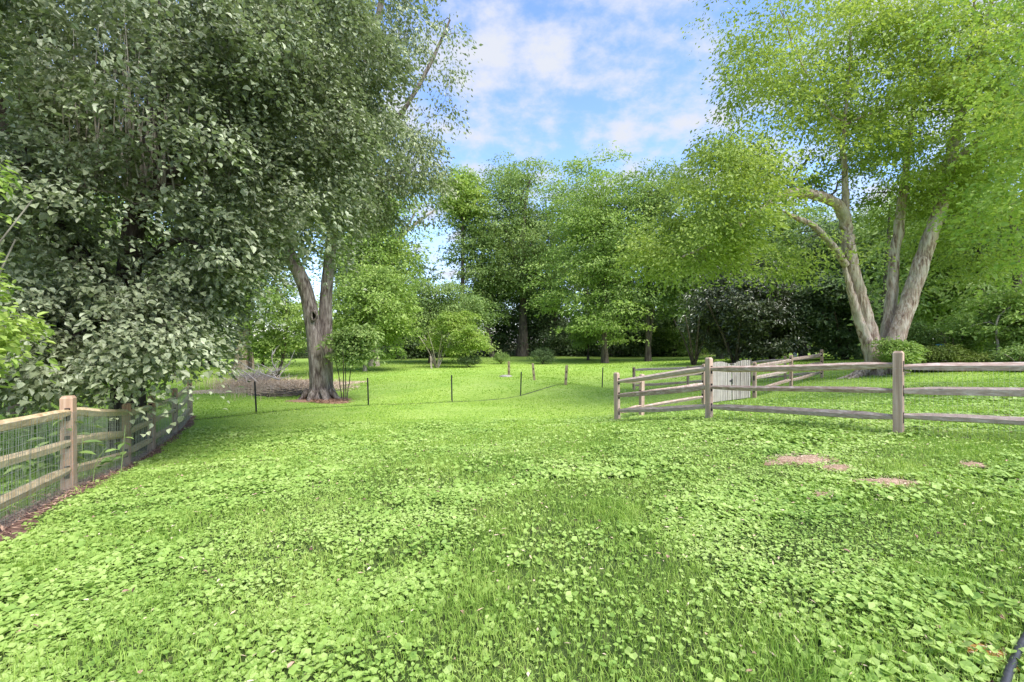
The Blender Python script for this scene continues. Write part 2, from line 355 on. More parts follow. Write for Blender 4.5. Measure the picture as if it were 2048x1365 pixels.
# ------------------------------------------------------------------ ground sheet
def graded(lo,hi,fine,n):
    t=np.linspace(-1,1,n); s=np.sinh(t*4.2)/math.sinh(4.2)
    return np.where(s<0,-s*lo,s*hi)
gx=graded(-600,600,0,261); gy=np.concatenate([np.linspace(-60,0,25)[:-1], np.linspace(0,30,121), 30+np.sinh(np.linspace(0,1,70)[1:]*3.6)/math.sinh(3.6)*870])
GX,GY=np.meshgrid(gx,gy); GZ=hgt(GX.ravel(),GY.ravel())
mb=MB(); nx,ny=len(gx),len(gy)
i=(np.arange(ny-1)[:,None]*nx+np.arange(nx-1)[None]).ravel()
mb.add(np.stack([GX.ravel(),GY.ravel(),GZ],1), np.stack([i,i+1,i+nx+1,i+nx],1))
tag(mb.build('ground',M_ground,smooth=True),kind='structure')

def patch(name, cx, cy, rx, ry, m, seed, rot=0.0, dz=0.014, kind='structure', rings=9, seg=56):
    r=np.random.default_rng(seed); a=np.linspace(0,2*math.pi,seg,endpoint=False)
    e=1+sum(r.normal(0,0.16)*np.sin(k*a+r.uniform(0,6.28))/k**0.4 for k in range(2,12)); e=np.clip(e,0.35,1.6)
    V=[];ks=np.linspace(0.02,1,rings)
    for k in ks:
        x=rx*k*e*np.cos(a); y=ry*k*e*np.sin(a); X=cx+x*math.cos(rot)-y*math.sin(rot); Y=cy+x*math.sin(rot)+y*math.cos(rot)
        V.append(np.stack([X,Y,hgt(X,Y)+dz*(1-k**6)+0.004],1))
    V=np.concatenate(V); i=np.arange(rings-1)[:,None]*seg; j=np.arange(seg)[None]; j2=(j+1)%seg
    mb=MB(); mb.add(V,np.stack([i+j,i+seg+j,i+seg+j2,i+j2],-1).reshape(-1,4)[:,::-1]); return tag(mb.build(name,m,smooth=True),kind=kind)

DIRT=[]
def dirt(px,py,Hh,rx,ry,seed,m=None,rot=0.0):
    Y=F*Hh/(py-CY); 
    for _ in range(6):
        x=(px-CX)/F*Y; Y=F*(CZ-h1(x,Y))/(py-CY)
    x=(px-CX)/F*Y; DIRT.append((x,Y,rx,ry,rot)); patch('bare_soil',x,Y,rx,ry,m or M_dirt,seed,rot)
dirt(1600,921,1.5,0.36,0.26,3); dirt(1672,938,1.5,0.17,0.17,4); dirt(1775,967,1.45,0.33,0.17,5,rot=-0.3)
dirt(1948,931,1.4,0.13,0.12,6); dirt(1650,992,1.5,0.13,0.10,7)
dirt(1975,1310,1.4,0.08,0.10,9,M_ochre,0.5);  


def in_dirt(X,Y,k=0.85):
    q=np.zeros(len(X),bool)
    for (cx,cy_,rx,ry,rot) in DIRT:
        dx_,dy_=X-cx,Y-cy_; u=dx_*math.cos(rot)+dy_*math.sin(rot); v=-dx_*math.sin(rot)+dy_*math.cos(rot)
        q|=((u/rx)**2+(v/ry)**2)<k
    return q

# fence line on the left, used for the mulch too
FL=np.array([(-3.3,1.6),(-4.45,3.45),(-5.80,5.96),(-7.42,8.76),(-8.40,10.6),(-9.55,12.9),(-10.9,15.4)])
def dist_line(X,Y,line):
    best=np.full(len(X),1e9); side=np.zeros(len(X))
    for a,b in zip(line[:-1],line[1:]):
        ab=b-a; t=np.clip(((X-a[0])*ab[0]+(Y-a[1])*ab[1])/(ab@ab),0,1)
        dx_,dy_=X-a[0]-t*ab[0],Y-a[1]-t*ab[1]; d=np.hypot(dx_,dy_); k=d<best
        best=np.where(k,d,best); side=np.where(k,np.sign(ab[0]*dy_-ab[1]*dx_),side)
    return best,side

def ribbon(name, line, w, m, seed, n=160, dz=0.012, off=0.0, kind='structure'):
    r=np.random.default_rng(seed); P=smooth_path(np.c_[line,np.zeros(len(line))],n)[:,:2]; T=nrm(np.gradient(P,axis=0)); S=np.c_[T[:,1],-T[:,0]]
    t=np.arange(n); wl=w*(0.75+0.35*np.sin(t*0.37+r.uniform(0,6))+0.3*r.normal(size=n)*0.6+0.2*np.sin(t*0.11)); wl=np.clip(wl,w*0.12,w*2)
    wr=np.clip(w*(0.75+0.3*np.sin(t*0.29+r.uniform(0,6))+0.25*r.normal(size=n)*0.6),w*0.12,w*2)
    V=[]
    for s,ww in ((-1,wl),(-0.35,wl),(0.35,wr),(1,wr)):
        Q=P+S*(off+s*ww/2*1.0)[:,None] if np.ndim(s*ww) else P
        V.append(np.c_[Q,hgt(Q[:,0],Q[:,1])+(dz if abs(s)<1 else 0.004)])
    V=np.stack(V,1).reshape(-1,3); i=np.arange(n-1)[:,None]*4; j=np.arange(3)[None]
    mb=MB(); mb.add(V,np.stack([i+j,i+j+1,i+4+j+1,i+4+j],-1).reshape(-1,4)); return tag(mb.build(name,m,smooth=True),kind=kind)

M_mbed=plain('mulch_soil',(0.075,0.036,0.026),(0.20,0.11,0.08),14,0.95)
ribbon('mulch_bed',FL,0.46,M_mbed,21,off=0.06)
SEAM=[gp(365,14.6)[:2],gp(513,15.6)[:2],gp(640,17.2)[:2],gp(737,18.2)[:2],gp(904,18.6)[:2],gp(1041,20.8)[:2],gp(1205,23.8)[:2]]
ribbon('soil_line',np.array(SEAM),0.16,M_seam,22,n=220)
FRONT=np.array([(7.9,5.1),(5.75,6.77),(4.03,9.3),(2.64,11.4)])
ribbon('weedy_soil_line',FRONT,0.10,M_seam,23,n=120)

# ------------------------------------------------------------------ ground cover
rng=np.random.default_rng(7)
def scatter(n, y0, y1, margin=1.0, right=1.0):
    """uniform per area inside the widening view wedge y0..y1"""
    Y=np.empty(0); X=np.empty(0)
    while len(X)<n:
        y=rng.uniform(y0,y1,n*2); x=rng.uniform(-1.2*y1-margin,1.2*y1+margin,n*2); k=np.abs(x)<1.2*y+margin
        X=np.r_[X,x[k]]; Y=np.r_[Y,y[k]]
    return X[:n],Y[:n]
def area(y0,y1,m=1.0): return 1.2*(y1*y1-y0*y0)+2*m*(y1-y0)
def left_of_fence(X,Y):
    d,s=dist_line(X,Y,FL); return (s>0)|(d<0.18), d
mbc=MB(); mbg=MB()
CLV=[(1.2,3.2,5000,0.0235),(3.2,5.5,3300,0.026),(5.5,9,1700,0.032),(9,13.5,600,0.040)]
for y0,y1,den,size in CLV:
    n=int(area(y0,y1)*den); X,Y=scatter(n,y0,y1); P2=np.c_[X,Y,np.zeros(n)]
    nz=vnoise(P2,1.5,1)+0.6*vnoise(P2,0.45,2); gr=np.clip(1-np.abs(X-(0.15+0.12*Y))/(0.6+0.15*Y),0,1)
    pr=np.clip(0.85+0.55*nz-0.70*gr,0.15,1); keep=(rng.uniform(size=n)<pr)&~(in_dirt(X,Y,0.62)&(rng.uniform(size=n)<np.where(Y<4.2,0.8,0.97)))&(rng.uniform(size=n)<np.clip(1.25+0.55*vnoise(P2,0.22,5),0.25,1))
    lf,d=left_of_fence(X,Y); keep&=~(lf&(d<0.3))
    dd,_=dist_line(X,Y,FL); keep&=~((dd<0.32)&(rng.uniform(size=n)<0.8))
    X,Y=X[keep],Y[keep]; n=len(X); z=hgt(X,Y)+rng.uniform(0.008,0.045,n)*(0.8+0.5*vnoise(np.c_[X,Y,X*0],0.3,9))
    a=rng.uniform(0,6.283,n); D=np.c_[np.cos(a),np.sin(a),rng.normal(0,0.22,n)]
    Nn=np.c_[rng.normal(0,0.34,n),rng.normal(-0.08,0.34,n),np.ones(n)]
    s=size*np.clip(rng.lognormal(0,0.38,n),0.4,2.0)*(1+0.22*vnoise(np.c_[X,Y,X*0],0.7,14))
    leaves(mbc,np.c_[X,Y,np.maximum(z,hgt(X,Y)+0.006)],D,Nn,s,s*1.1,0.16,'round',0.12)
tag(mbc.build('ground_ivy',M_clover),kind='stuff')
GRS=[(1.2,3.2,5200,0.050,0.0045),(3.2,5.5,3000,0.050,0.006),(5.5,9,1500,0.045,0.009),(9,14,600,0.04,0.014)]
for y0,y1,den,hh,ww in GRS:
    n=int(area(y0,y1)*den); X,Y=scatter(n,y0,y1); P2=np.c_[X,Y,np.zeros(n)]
    nz=vnoise(P2,1.5,1)+0.6*vnoise(P2,0.45,2); gr=np.clip(1-np.abs(X-(0.15+0.12*Y))/(0.6+0.15*Y),0,1)
    pr=np.clip(0.42+0.6*gr-0.35*nz,0.16,1)
    keep=(rng.uniform(size=n)<pr)&(~in_dirt(X,Y,0.6)|(rng.uniform(size=n)<0.14))
    dd,_=dist_line(X,Y,FL); keep&=~((dd<0.3)&(rng.uniform(size=n)<0.85))
    X,Y=X[keep],Y[keep]; n=len(X)
    tall=1+0.5*np.clip(vnoise(np.c_[X,Y,X*0],0.5,4),0,1.6)
    blades(mbg,np.c_[X,Y,hgt(X,Y)-0.004],hh*rng.uniform(0.5,1.25,n)*tall,ww*rng.uniform(0.7,1.3,n),rng.uniform(0.15,0.9,n),rng)
tag(mbg.build('grass',M_grass),kind='stuff')
mbl=MB()
for y0,y1,den,hh,ww in [(8,14,260,0.035,0.018),(14,22,150,0.04,0.03),(22,34,60,0.05,0.05),(34,50,22,0.06,0.08)]:
    n=int(area(y0,y1)*den); X,Y=scatter(n,y0,y1); 
    lf,d=left_of_fence(X,Y)
    blades(mbl,np.c_[X,Y,hgt(X,Y)-0.004],hh*rng.uniform(0.5,1.2,n)*(1+0.5*np.clip(vnoise(np.c_[X,Y,X*0],1.2,6),-0.5,1)),ww*rng.uniform(0.6,1.2,n),rng.uniform(0.3,1.1,n),rng)
tag(mbl.build('mown_grass',M_lawn),kind='stuff')
# taller weeds along the soil lines
mbw=MB()
for line,nn,sp_,hh in ((np.array(SEAM),2600,0.12,0.09),(FRONT,1400,0.10,0.09)):
    P=smooth_path(np.c_[line,np.zeros(len(line))],nn)[:,:2]+rng.normal(0,sp_,(nn,2)); k=vnoise(np.c_[P,np.zeros(nn)],0.8,12)>-0.5; P=P[k]
    blades(mbw,np.c_[P,hgt(P[:,0],P[:,1])],hh*rng.uniform(0.4,1.2,len(P)),np.full(len(P),0.012),rng.uniform(0.2,1,len(P)),rng)
tag(mbw.build('weeds',M_grass),kind='stuff')
# mulch chips
mbm=MB(); n=9000; t=rng.uniform(0,1,n); P=smooth_path(np.c_[FL,np.zeros(len(FL))],400)[(t*399).astype(int),:2]
T=np.array([0.83,-0.5]); P=P+np.outer(rng.normal(0.06,0.15,n),T)
a=rng.uniform(0,6.28,n); D=np.c_[np.cos(a),np.sin(a),rng.normal(0,0.25,n)]
leaves(mbm,np.c_[P,hgt(P[:,0],P[:,1])+rng.uniform(0.006,0.035,n)],D,np.c_[rng.normal(0,.4,n),rng.normal(0,.4,n),np.ones(n)],rng.uniform(0.03,0.11,n),rng.uniform(0.006,0.02,n),0.1)
tag(mbm.build('mulch',M_mulch),kind='stuff')
# dirt crumbs and dry leaves on the lawn
mbd=MB()
for (cx,cy_,rx,ry,rot) in DIRT:
    n=int(900*rx*ry*14)+20; a=rng.uniform(0,6.28,n); rr=np.sqrt(rng.uniform(0,1.4,n)); X=cx+rx*rr*np.cos(a+rot); Y=cy_+ry*rr*np.sin(a+rot)
    a=rng.uniform(0,6.28,n); leaves(mbd,np.c_[X,Y,hgt(X,Y)+rng.uniform(0.012,0.024,n)],np.c_[np.cos(a),np.sin(a),rng.normal(0,.2,n)],np.c_[rng.normal(0,.3,n),rng.normal(0,.3,n),np.ones(n)],rng.uniform(0.01,0.05,n),rng.uniform(0.003,0.008,n))
n=1500; X,Y=scatter(n,1.5,9); a=rng.uniform(0,6.28,n)
leaves(mbd,np.c_[X,Y,hgt(X,Y)+rng.uniform(0.02,0.045,n)],np.c_[np.cos(a),np.sin(a),rng.normal(0,.2,n)],np.c_[rng.normal(0,.3,n),rng.normal(0,.3,n),np.ones(n)],rng.uniform(0.02,0.06,n),rng.uniform(0.004,0.018,n))
n=900; X,Y=scatter(n,1.5,12); a=rng.uniform(0,6.28,n)
leaves(mbd,np.c_[X,Y,hgt(X,Y)+rng.uniform(0.03,0.05,n)],np.c_[np.cos(a),np.sin(a),rng.normal(0,.2,n)],np.c_[rng.normal(0,.4,n),rng.normal(0,.4,n),np.ones(n)],rng.uniform(0.02,0.05,n),rng.uniform(0.012,0.03,n),0.4,'oval',0.2,m=1)
tag(mbd.build('litter',[M_straw,M_mulch]),kind='stuff')

# ------------------------------------------------------------------ trees
def lobe_points(lobes, n, r, shell=0.6, seed=0, hole=0.45, hscale=1.6):
    Lb=np.array([l[:6] for l in lobes],float); w=np.array([l[6] if len(l)>6 else 1.0 for l in lobes]); w=w*(Lb[:,3]*Lb[:,4]*Lb[:,5])**(0.75); w/=w.sum()
    outp=[]; outo=[]; got=0
    while got<n:
        k=r.choice(len(Lb),n,p=w); d=nrm(r.normal(size=(n,3))); rad=r.uniform(0,1,n)**(1/3.0); rad=np.where(r.uniform(size=n)<shell,0.72+0.28*rad,rad)
        rad*=1+0.16*vnoise(d*1.0+k[:,None]*3.7,0.45,seed+3)
        P=Lb[k,:3]+d*rad[:,None]*Lb[k,3:6]
        q=vnoise(P,hscale,seed)>-hole*1.6+0.0
        P,d=P[q],d[q]; outp.append(P); outo.append(d); got+=len(P)
    return np.concatenate(outp)[:n], np.concatenate(outo)[:n]

def foliage(mb, lobes, nclu, per, lsize, crad, r, flat=0.45, droop=0.3, shape='quad', aspect=0.5, up=1.0, jit=0.6, seed=0, hole=0.45, shell=0.6, hscale=1.6, hang=0.25, outw=0.5):
    Cc,Od=lobe_points(lobes,nclu,r,shell,seed,hole,hscale)
    k=np.repeat(np.arange(nclu),r.poisson(per,nclu)+1); n=len(k)
    sc_=r.uniform(0.6,1.25,nclu)[k]
    ax=nrm(np.c_[Od[:,:2]+r.normal(0,0.35,(nclu,2)),np.zeros(nclu)])[k]   # sprays reach outwards
    along=1.5*np.tanh(r.normal(0,1,n)/1.2)*crad*sc_*1.15; side=1.5*np.tanh(r.normal(0,1,n)/1.2)*crad*sc_*0.72; zz=r.normal(0,1,n)*crad*flat*sc_
    sd_=np.c_[-ax[:,1],ax[:,0],np.zeros(n)]
    off=ax*along[:,None]+sd_*side[:,None]; rr=(along**2+side**2)/max(crad,1e-6)
    P=Cc[k]+off+np.c_[np.zeros(n),np.zeros(n),zz-droop*rr]
    D=nrm(ax*outw+nrm(off+1e-6)*0.5+r.normal(0,0.5,(n,3))+np.array([0,0,-hang]))
    Nn=nrm(np.array([0,0,up])+r.normal(0,jit,(n,3))+Od[k]*0.35)
    s=lsize*r.lognormal(0,0.22,n); leaves(mb,P,D,Nn,s,s*aspect*r.uniform(0.85,1.15,n),0.3,shape,0.12)
    return Cc

def grow(mb, nodes, targets, r, rmax=0.05, rmin=0.006, sides=4, ratio=0.62, wob=0.08, sag=0.1, m=0, npt=7, climb=0.8):
    """connect each target to the nearest limb with a tapering branch"""
    NP=np.array([q[0] for q in nodes]); NR=np.array([q[1] for q in nodes])
    order=np.argsort(np.linalg.norm(targets-NP[:max(1,len(NP)//2)].mean(0),axis=1))
    for t in targets[order]:
        d=np.linalg.norm(NP-t,axis=1)+climb*np.maximum(0,NP[:,2]-t[2]); i=int(np.argmin(d)); a=NP[i]; Ln=np.linalg.norm(t-a)
        if Ln<0.05: continue
        ra=min(NR[i]*ratio,rmax,0.012+Ln*0.02); u=np.linspace(0,1,npt)[:,None]
        P=a*(1-u)+t*u; P[:,2]+=(np.sin(u[:,0]*math.pi)*Ln*sag); w=r.normal(0,wob*Ln*0.4,(npt,3)); w[0]=0; w[-1]=0; P+=w
        R=ra*(1-u[:,0])+rmin*u[:,0]; tube(mb,P,R,sides,m)
        NP=np.vstack([NP,P[1:]]); NR=np.r_[NR,R[1:]]
    return NP,NR

def stem(mb, nodes, pts, r0, r1, r, sides=10, n=None, lump=0.05, flare=0.0, m=0, wob=0.0):
    n=n or max(8,len(pts)*5); P=smooth_path(pts,n); 
    if wob: 
        w=r.normal(0,wob,(n,3)); w[0]=0; w=np.cumsum(w,0)*0.5; w-=np.linspace(0,1,n)[:,None]*w[-1]; P=P+w
    u=np.linspace(0,1,n); R=r0*(1-u)**0.85+r1*u if r1<r0 else r0+(r1-r0)*u
    if flare: R=R*(1+flare*np.exp(-u*n/2.2))
    tube(mb,P,R,sides,m,lump,r); nodes+= [(p,q) for p,q in zip(P[n//4:],R[n//4:])]

def autolobes(x0,x1,y0,y1,Y,depth,r,n=8,top=0.8):
    """crown lobes filling a picture box at distance Y (world metres)"""
    a=at(x0,y1,Y); b=at(x1,y0,Y); w=b[0]-a[0]; h=b[2]-a[2]; c=(a+b)/2; out=[]
    out.append((c[0],Y,c[2],w*0.36,depth*0.36,h*0.42,1.2))
    for i in range(n):
        t=(i+0.5)/n; z=a[2]+h*(0.13+0.74*t); wd=math.sin(math.pi*(0.22+0.60*t))
        x=c[0]+r.uniform(-0.34,0.34)*w*wd; y=Y+r.uniform(-0.3,0.3)*depth*wd; s=r.uniform(0.20,0.32)
        out.append((x,y,z,w*s,depth*s,min(h*0.17,w*s*0.8),1.0))
    return out

def bgtree(name,label,cat,px,Y,box_,trunk_r,leaf,bark,seed,n=15000,lsize=0.21,depth=None,lean=0.0,hole=0.45,fork=None,per=80,crad=1.05,group=None,nl=8,shell=0.6,flat=0.20,twigs=70,lobes=None,bole_top=None,shape='quad',aspect=0.55,multi=0,droop=0.25):
    r=np.random.default_rng(seed); b=gp(px,Y,-0.05); root=empty(name,tuple(b)); tag(root,label,cat,group)
    x0,x1,y0,y1=box_; lb=lobes or autolobes(x0,x1,y0,y1,Y,depth or (x1-x0)/F*Y*0.85,r,nl)
    mb=MB(); nodes=[]
    top=at((x0+x1)/2+r.uniform(-10,10),y0*0.8+y1*0.2,Y); mid=at(px+lean,(y0+y1)/2,Y)
    if multi:
        for q in range(multi):
            a=6.28*q/multi+r.uniform(-.3,.3); e=at(px+(x1-x0)*0.32*math.cos(a),(y0*0.5+y1*0.5)+r.uniform(-10,10),Y+math.sin(a)*2)
            stem(mb,nodes,[b+np.array([0.08*math.cos(a),0.08*math.sin(a),0]),b*0.55+e*0.45+np.array([0,0,0.2]),e],trunk_r*r.uniform(0.7,1),trunk_r*0.3,r,7,wob=0.02)
    else:
        stem(mb,nodes,[b,b*0.6+mid*0.4+np.array([lean*0.01,0,0]),mid,top],trunk_r,trunk_r*0.12,r,10,flare=0.45,wob=trunk_r*0.12)
        if fork:
            for fx,fy,f0 in fork:
                s=b*(1-f0)+mid*f0; e=at(fx,fy,Y+r.uniform(-1,1)); stem(mb,nodes,[s,(s+e)/2+np.array([0,0,(e[2]-s[2])*0.12]),e],trunk_r*0.6,trunk_r*0.15,r,8,wob=trunk_r*0.1)
    for l in lb:
        c=np.array(l[:3]); NPs=np.array([q[0] for q in nodes]); i=int(np.argmin(np.linalg.norm(NPs-c+np.array([0,0,l[5]*0.6]),axis=1))); a=NPs[i]
        stem(mb,nodes,[a,(a+c)/2+np.array([0,0,0.08*np.linalg.norm(c-a)]),c],min(nodes[i][1]*0.6,trunk_r*0.42),trunk_r*0.1,r,6,n=8,wob=trunk_r*0.15)
    n=int(n*1.7); mf=MB(); nclu=max(6,n//per); Cc=foliage(mf,lb,nclu,per,lsize*1.15,crad,r,flat=flat,jit=0.5,seed=seed,hole=hole,shell=shell,hscale=max(1.2,(x1-x0)/F*Y*0.16),shape=shape,aspect=aspect,droop=droop)
    grow(mb,nodes,Cc[r.permutation(len(Cc))[:twigs]],r,trunk_r*0.25,0.015,4,npt=6)
    mb.build('trunk',bark,root,smooth=True); mf.build('crown',leaf,root); return root

# ---- the big dark pear tree leaning over the left fence
r=np.random.default_rng(11)
base=np.array([-8.9,10.6,0.0]); base[2]=h1(base[0],base[1])-0.1
root=empty('pear_tree',tuple(base)); tag(root,'huge dark glossy-leaved tree drooping over the split rail fence with pale green posts behind wire','tree')
root["label"]='huge dark glossy-leaved tree whose low boughs droop over the wire-backed rail fence'
mb=MB(); nodes=[]
stem(mb,nodes,[base,at(255,560,10.4),at(300,330,10.2),at(330,60,10.2),at(350,-250,10)],0.27,0.07,r,12,flare=0.5,wob=0.03)
stem(mb,nodes,[at(250,600,10.4),at(130,480,9.2),at(60,380,8.6),at(20,260,8.4),at(-60,100,8.3)],0.20,0.09,r,10,wob=0.03)
stem(mb,nodes,[at(285,420,10.2),at(430,250,10.6),at(560,90,11),at(650,-60,11.2)],0.13,0.04,r,8,wob=0.03)
stem(mb,nodes,[at(255,540,10.4),at(360,480,9.6),at(430,520,9.3)],0.09,0.03,r,7)
stem(mb,nodes,[at(250,620,10.4),at(200,640,9.0),at(120,690,7.9)],0.09,0.03,r,7)
stem(mb,nodes,[at(250,620,10.4),at(300,670,9.0),at(330,740,8.2)],0.08,0.03,r,7)
def lb(px,py,Y,rx,ry,rz,w=1.0): p=at(px,py,Y); return (p[0],p[1],p[2],rx,ry,rz,w)
back=[lb(150,560,11.3,3.2,1.3,1.9),lb(130,250,11.8,4.2,1.4,2.6),lb(480,330,12.2,2.6,1.2,2.4),lb(250,40,12,4.5,1.5,2.2),lb(600,100,12.3,2.5,1.2,2.4),lb(330,640,10.6,1.6,0.9,1.2),lb(20,640,10,1.5,0.9,0.9)]
pear=[lb(205,650,8.9,1.9,1.5,0.95,1.3),lb(220,400,9.2,3.0,2.0,2.0,1.2),lb(240,120,9.4,3.4,2.6,2.4,1.2),lb(480,260,10.4,2.6,2.2,2.6,1.2),lb(640,80,11.0,2.3,2.2,2.2,1.0),
      lb(40,520,8.3,1.5,1.5,1.7,1.1),lb(200,-230,10,4.5,4,2.4,0.16),lb(295,705,8.3,1.15,0.8,0.42,1.6),lb(110,700,7.7,1.05,0.8,0.45,1.9),lb(250,680,8.4,1.6,0.9,0.5,1.6),lb(20,680,7.9,0.9,0.8,0.6,1.5),lb(415,545,9.6,0.7,0.8,0.9,1.0),
      lb(590,270,11.2,1.9,1.8,1.6,1.0),lb(335,665,9.0,0.7,0.7,0.55,1.2),lb(60,250,8.8,1.8,1.6,1.8,0.8)]
mf=MB(); Cc=foliage(mf,pear,1500,75,0.102,0.30,r,flat=0.30,droop=0.8,shape='oval',aspect=0.74,up=1.0,jit=0.42,seed=31,hole=0.16,shell=0.70,hscale=1.0,hang=0.5,outw=0.7)
foliage(mf,back,1300,40,0.105,0.34,r,flat=0.6,droop=0.5,shape='oval',aspect=0.74,up=0.4,jit=0.9,seed=33,hole=1.0,shell=0.3,hscale=1.2)
k=r.permutation(len(Cc))[:900]; grow(mb,nodes,Cc[k],r,0.045,0.005,4,sag=0.12)
for q in range(60):   # upright shoots inside the crown
    px=r.uniform(20,470); s=at(px,r.uniform(330,430),8.6+r.uniform(0,1.2)); e=s+np.array([r.normal(0,0.12),r.normal(0,0.15),r.uniform(1.6,3.4)])
    tube(mb,smooth_path([s,(s+e)/2+r.normal(0,0.06,3),e],8),np.linspace(r.uniform(0.012,0.028),0.005,8),5,1)
mb.build('trunk',[M_barkP,M_shoot],root,smooth=True); mf.build('crown',L_pear,root)

# ---- forked tree with the knot hole
r=np.random.default_rng(12); Yf=19.9; b=gp(640,Yf,-0.1)
root=empty('forked_tree',tuple(b)); tag(root,'grey furrowed tree forking low into two stems, a knot hole on the pale left stem','tree')
mb=MB(); nodes=[]
n=26; P=smooth_path([at(641,806,Yf),at(638,760,Yf),at(632,700,Yf),at(624,640,Yf),at(612,580,Yf),at(585,520,Yf),at(552,462,Yf),at(520,390,Yf),at(480,250,Yf),at(450,80,Yf),at(430,-120,Yf)],44)
R=np.interp(np.linspace(0,1,44),[0,0.03,0.10,0.2,0.3,0.5,0.8,1],[0.62,0.45,0.38,0.33,0.32,0.28,0.20,0.1])
tube(mb,P,R,18,0,0.035,r); nodes+=[(p,q) for p,q in zip(P[18:],R[18:])]
P=smooth_path([at(648,802,Yf+.35),at(650,740,Yf+.4),at(652,680,Yf+.5),at(652,600,Yf+.5),at(659,520,Yf+.5),at(668,440,Yf+.5),at(690,330,Yf+.3),at(720,180,Yf),at(760,20,Yf),at(780,-140,Yf)],40)
R=np.interp(np.linspace(0,1,40),[0,0.08,0.2,0.4,0.6,1],[0.42,0.34,0.29,0.26,0.21,0.10])
tube(mb,P,R,16,0,0.035,r); nodes+=[(p,q) for p,q in zip(P[16:],R[16:])]
stem(mb,nodes,[at(690,330,Yf+.3),at(780,260,Yf),at(850,150,Yf),at(900,40,Yf)],0.15,0.04,r,8,wob=0.03)
stem(mb,nodes,[at(672,420,Yf+.5),at(760,370,Yf),at(830,330,Yf)],0.12,0.03,r,8,wob=0.03)
stem(mb,nodes,[at(552,462,Yf),at(620,380,Yf-.5),at(640,240,Yf-1),at(650,60,Yf-1)],0.15,0.04,r,8,wob=0.03)
stem(mb,nodes,[at(560,475,Yf),at(500,440,Yf-1),at(450,470,Yf-1.5)],0.12,0.03,r,8,wob=0.03)
# root buttresses
for a in np.linspace(0,6.28,8)[:-1]:
    s=b+np.array([0.45*math.cos(a),0.45*math.sin(a),0.55]); e=b+np.array([1.05*math.cos(a),0.95*math.sin(a),0.03]); tube(mb,smooth_path([s,(s+e)/2-np.array([0,0,0.12]),e],7),np.linspace(0.17,0.05,7),7)
tkb=mb
mk=MB(); kc=at(628,632,Yf-0.40); a=np.linspace(0,2*math.pi,15)
tube(mk,np.c_[kc[0]+0.12*np.cos(a)*1.0,np.full(15,kc[1])-0.03*np.sin(a),kc[2]+0.20*np.sin(a)*(1-0.35*np.cos(a))],0.05,7,0)
V=[(kc[0]+0.14*math.cos(t),kc[1]+0.02,kc[2]+0.22*math.sin(t)) for t in np.linspace(0,2*math.pi,9)[:-1]]+[(kc[0],kc[1]+0.10,kc[2])]
mk.add(V,[(8,i,(i+1)%8,(i+2)%8) for i in (0,2,4,6)],1)  # shallow cone; the hollow's shade is put into its dark colour
kn=mk.build('knot_hole',[M_barkF,M_hole_shade],root,smooth=True)
fk=[lb(530,365,Yf-1,3.3,2.6,1.7,1.1),lb(790,320,Yf,1.9,2.0,2.2,0.9),lb(680,60,Yf,3.4,3,3.2,0.6),lb(860,110,Yf,1.7,1.6,3.0,0.26),lb(520,150,Yf,3.6,3,3.8,0.8),
    lb(650,385,Yf-.5,2.0,1.8,0.9,0.8),lb(730,400,Yf,1.9,1.8,1.2,0.8),lb(460,500,Yf-1.5,1.3,1.3,1.2,0.8),lb(700,-150,Yf,4,3,2.4,0.12),lb(840,390,Yf,1.2,1.3,1.1,0.7),lb(640,230,Yf-.5,2.6,2.2,2.4,1.0)]
mf=MB(); Cc=foliage(mf,fk,1900,48,0.155,0.42,r,flat=0.6,droop=0.45,aspect=0.5,up=0.6,jit=0.9,seed=37,hole=0.42,shell=0.55,hscale=1.3,hang=0.9,outw=0.4)
grow(tkb,nodes,Cc[r.permutation(len(Cc))[:420]],r,0.06,0.008,4,sag=0.1,m=1); tkb.build('trunk',[M_barkF,M_barkG],root,smooth=True)
mf.build('crown',L_elm,root)

# leafy sucker bush at the foot of the forked tree
bgtree('leafy_bush','green leafy shoots crowding the right side of the forked grey trunk','shrub',690,19.4,(655,748,640,728),0.03,L_mid,M_barkG,51,n=2600,lsize=0.14,per=14,crad=0.28,depth=1.2,multi=4,twigs=20,shell=0.5,hole=0.5)
# ---- birch with four stems on the right
r=np.random.default_rng(13); Yb=17.2; b=gp(1757,Yb,-0.1)
root=empty('four_stemmed_tree',tuple(b)); tag(root,'pinkish flaky-barked tree spreading in four stems under an airy yellow-green crown','tree')
mb=MB(); nodes=[]
def st(pts,R,sides=14,Ys=None,lump=0.07):
    Q=[at(p[0],p[1],(p[2] if len(p)>2 else Yb)) for p in pts]; n=len(pts)*6; P=smooth_path(Q,n); w=r.normal(0,0.012,(n,3)); P=P+w; Rr=np.interp(np.linspace(0,1,n),np.linspace(0,1,len(R)),np.array(R)*0.9)
    tube(mb,P,Rr,sides,0,lump,r); nodes.extend([(p,q) for p,q in zip(P[n//3:],Rr[n//3:])])
st([(1752,752),(1738,700),(1718,640),(1698,570),(1688,535)],[0.30,0.23,0.17,0.12,0.09],12)
st([(1692,530,17.1),(1668,495,17),(1630,455,16.8),(1590,435,16.6),(1562,420,16.5)],[0.15,0.14,0.11,0.08,0.03],10)
st([(1756,752,17.3),(1748,700,17.3),(1728,620,17.3),(1705,540,17.3),(1695,480,17.3),(1690,440,17.2),(1672,408,17),(1630,392,16.6),(1570,388,16.2),(1500,435,15.8),(1440,480,15.5),(1365,515,15.3)],[0.36,0.29,0.25,0.25,0.23,0.20,0.14,0.09,0.04],14)
st([(1690,440,17.2),(1690,370,17.3),(1686,300,17.3),(1690,245,17.2),(1700,120,17.2),(1705,-20,17.2)],[0.19,0.12,0.10,0.08,0.05,0.03],9)
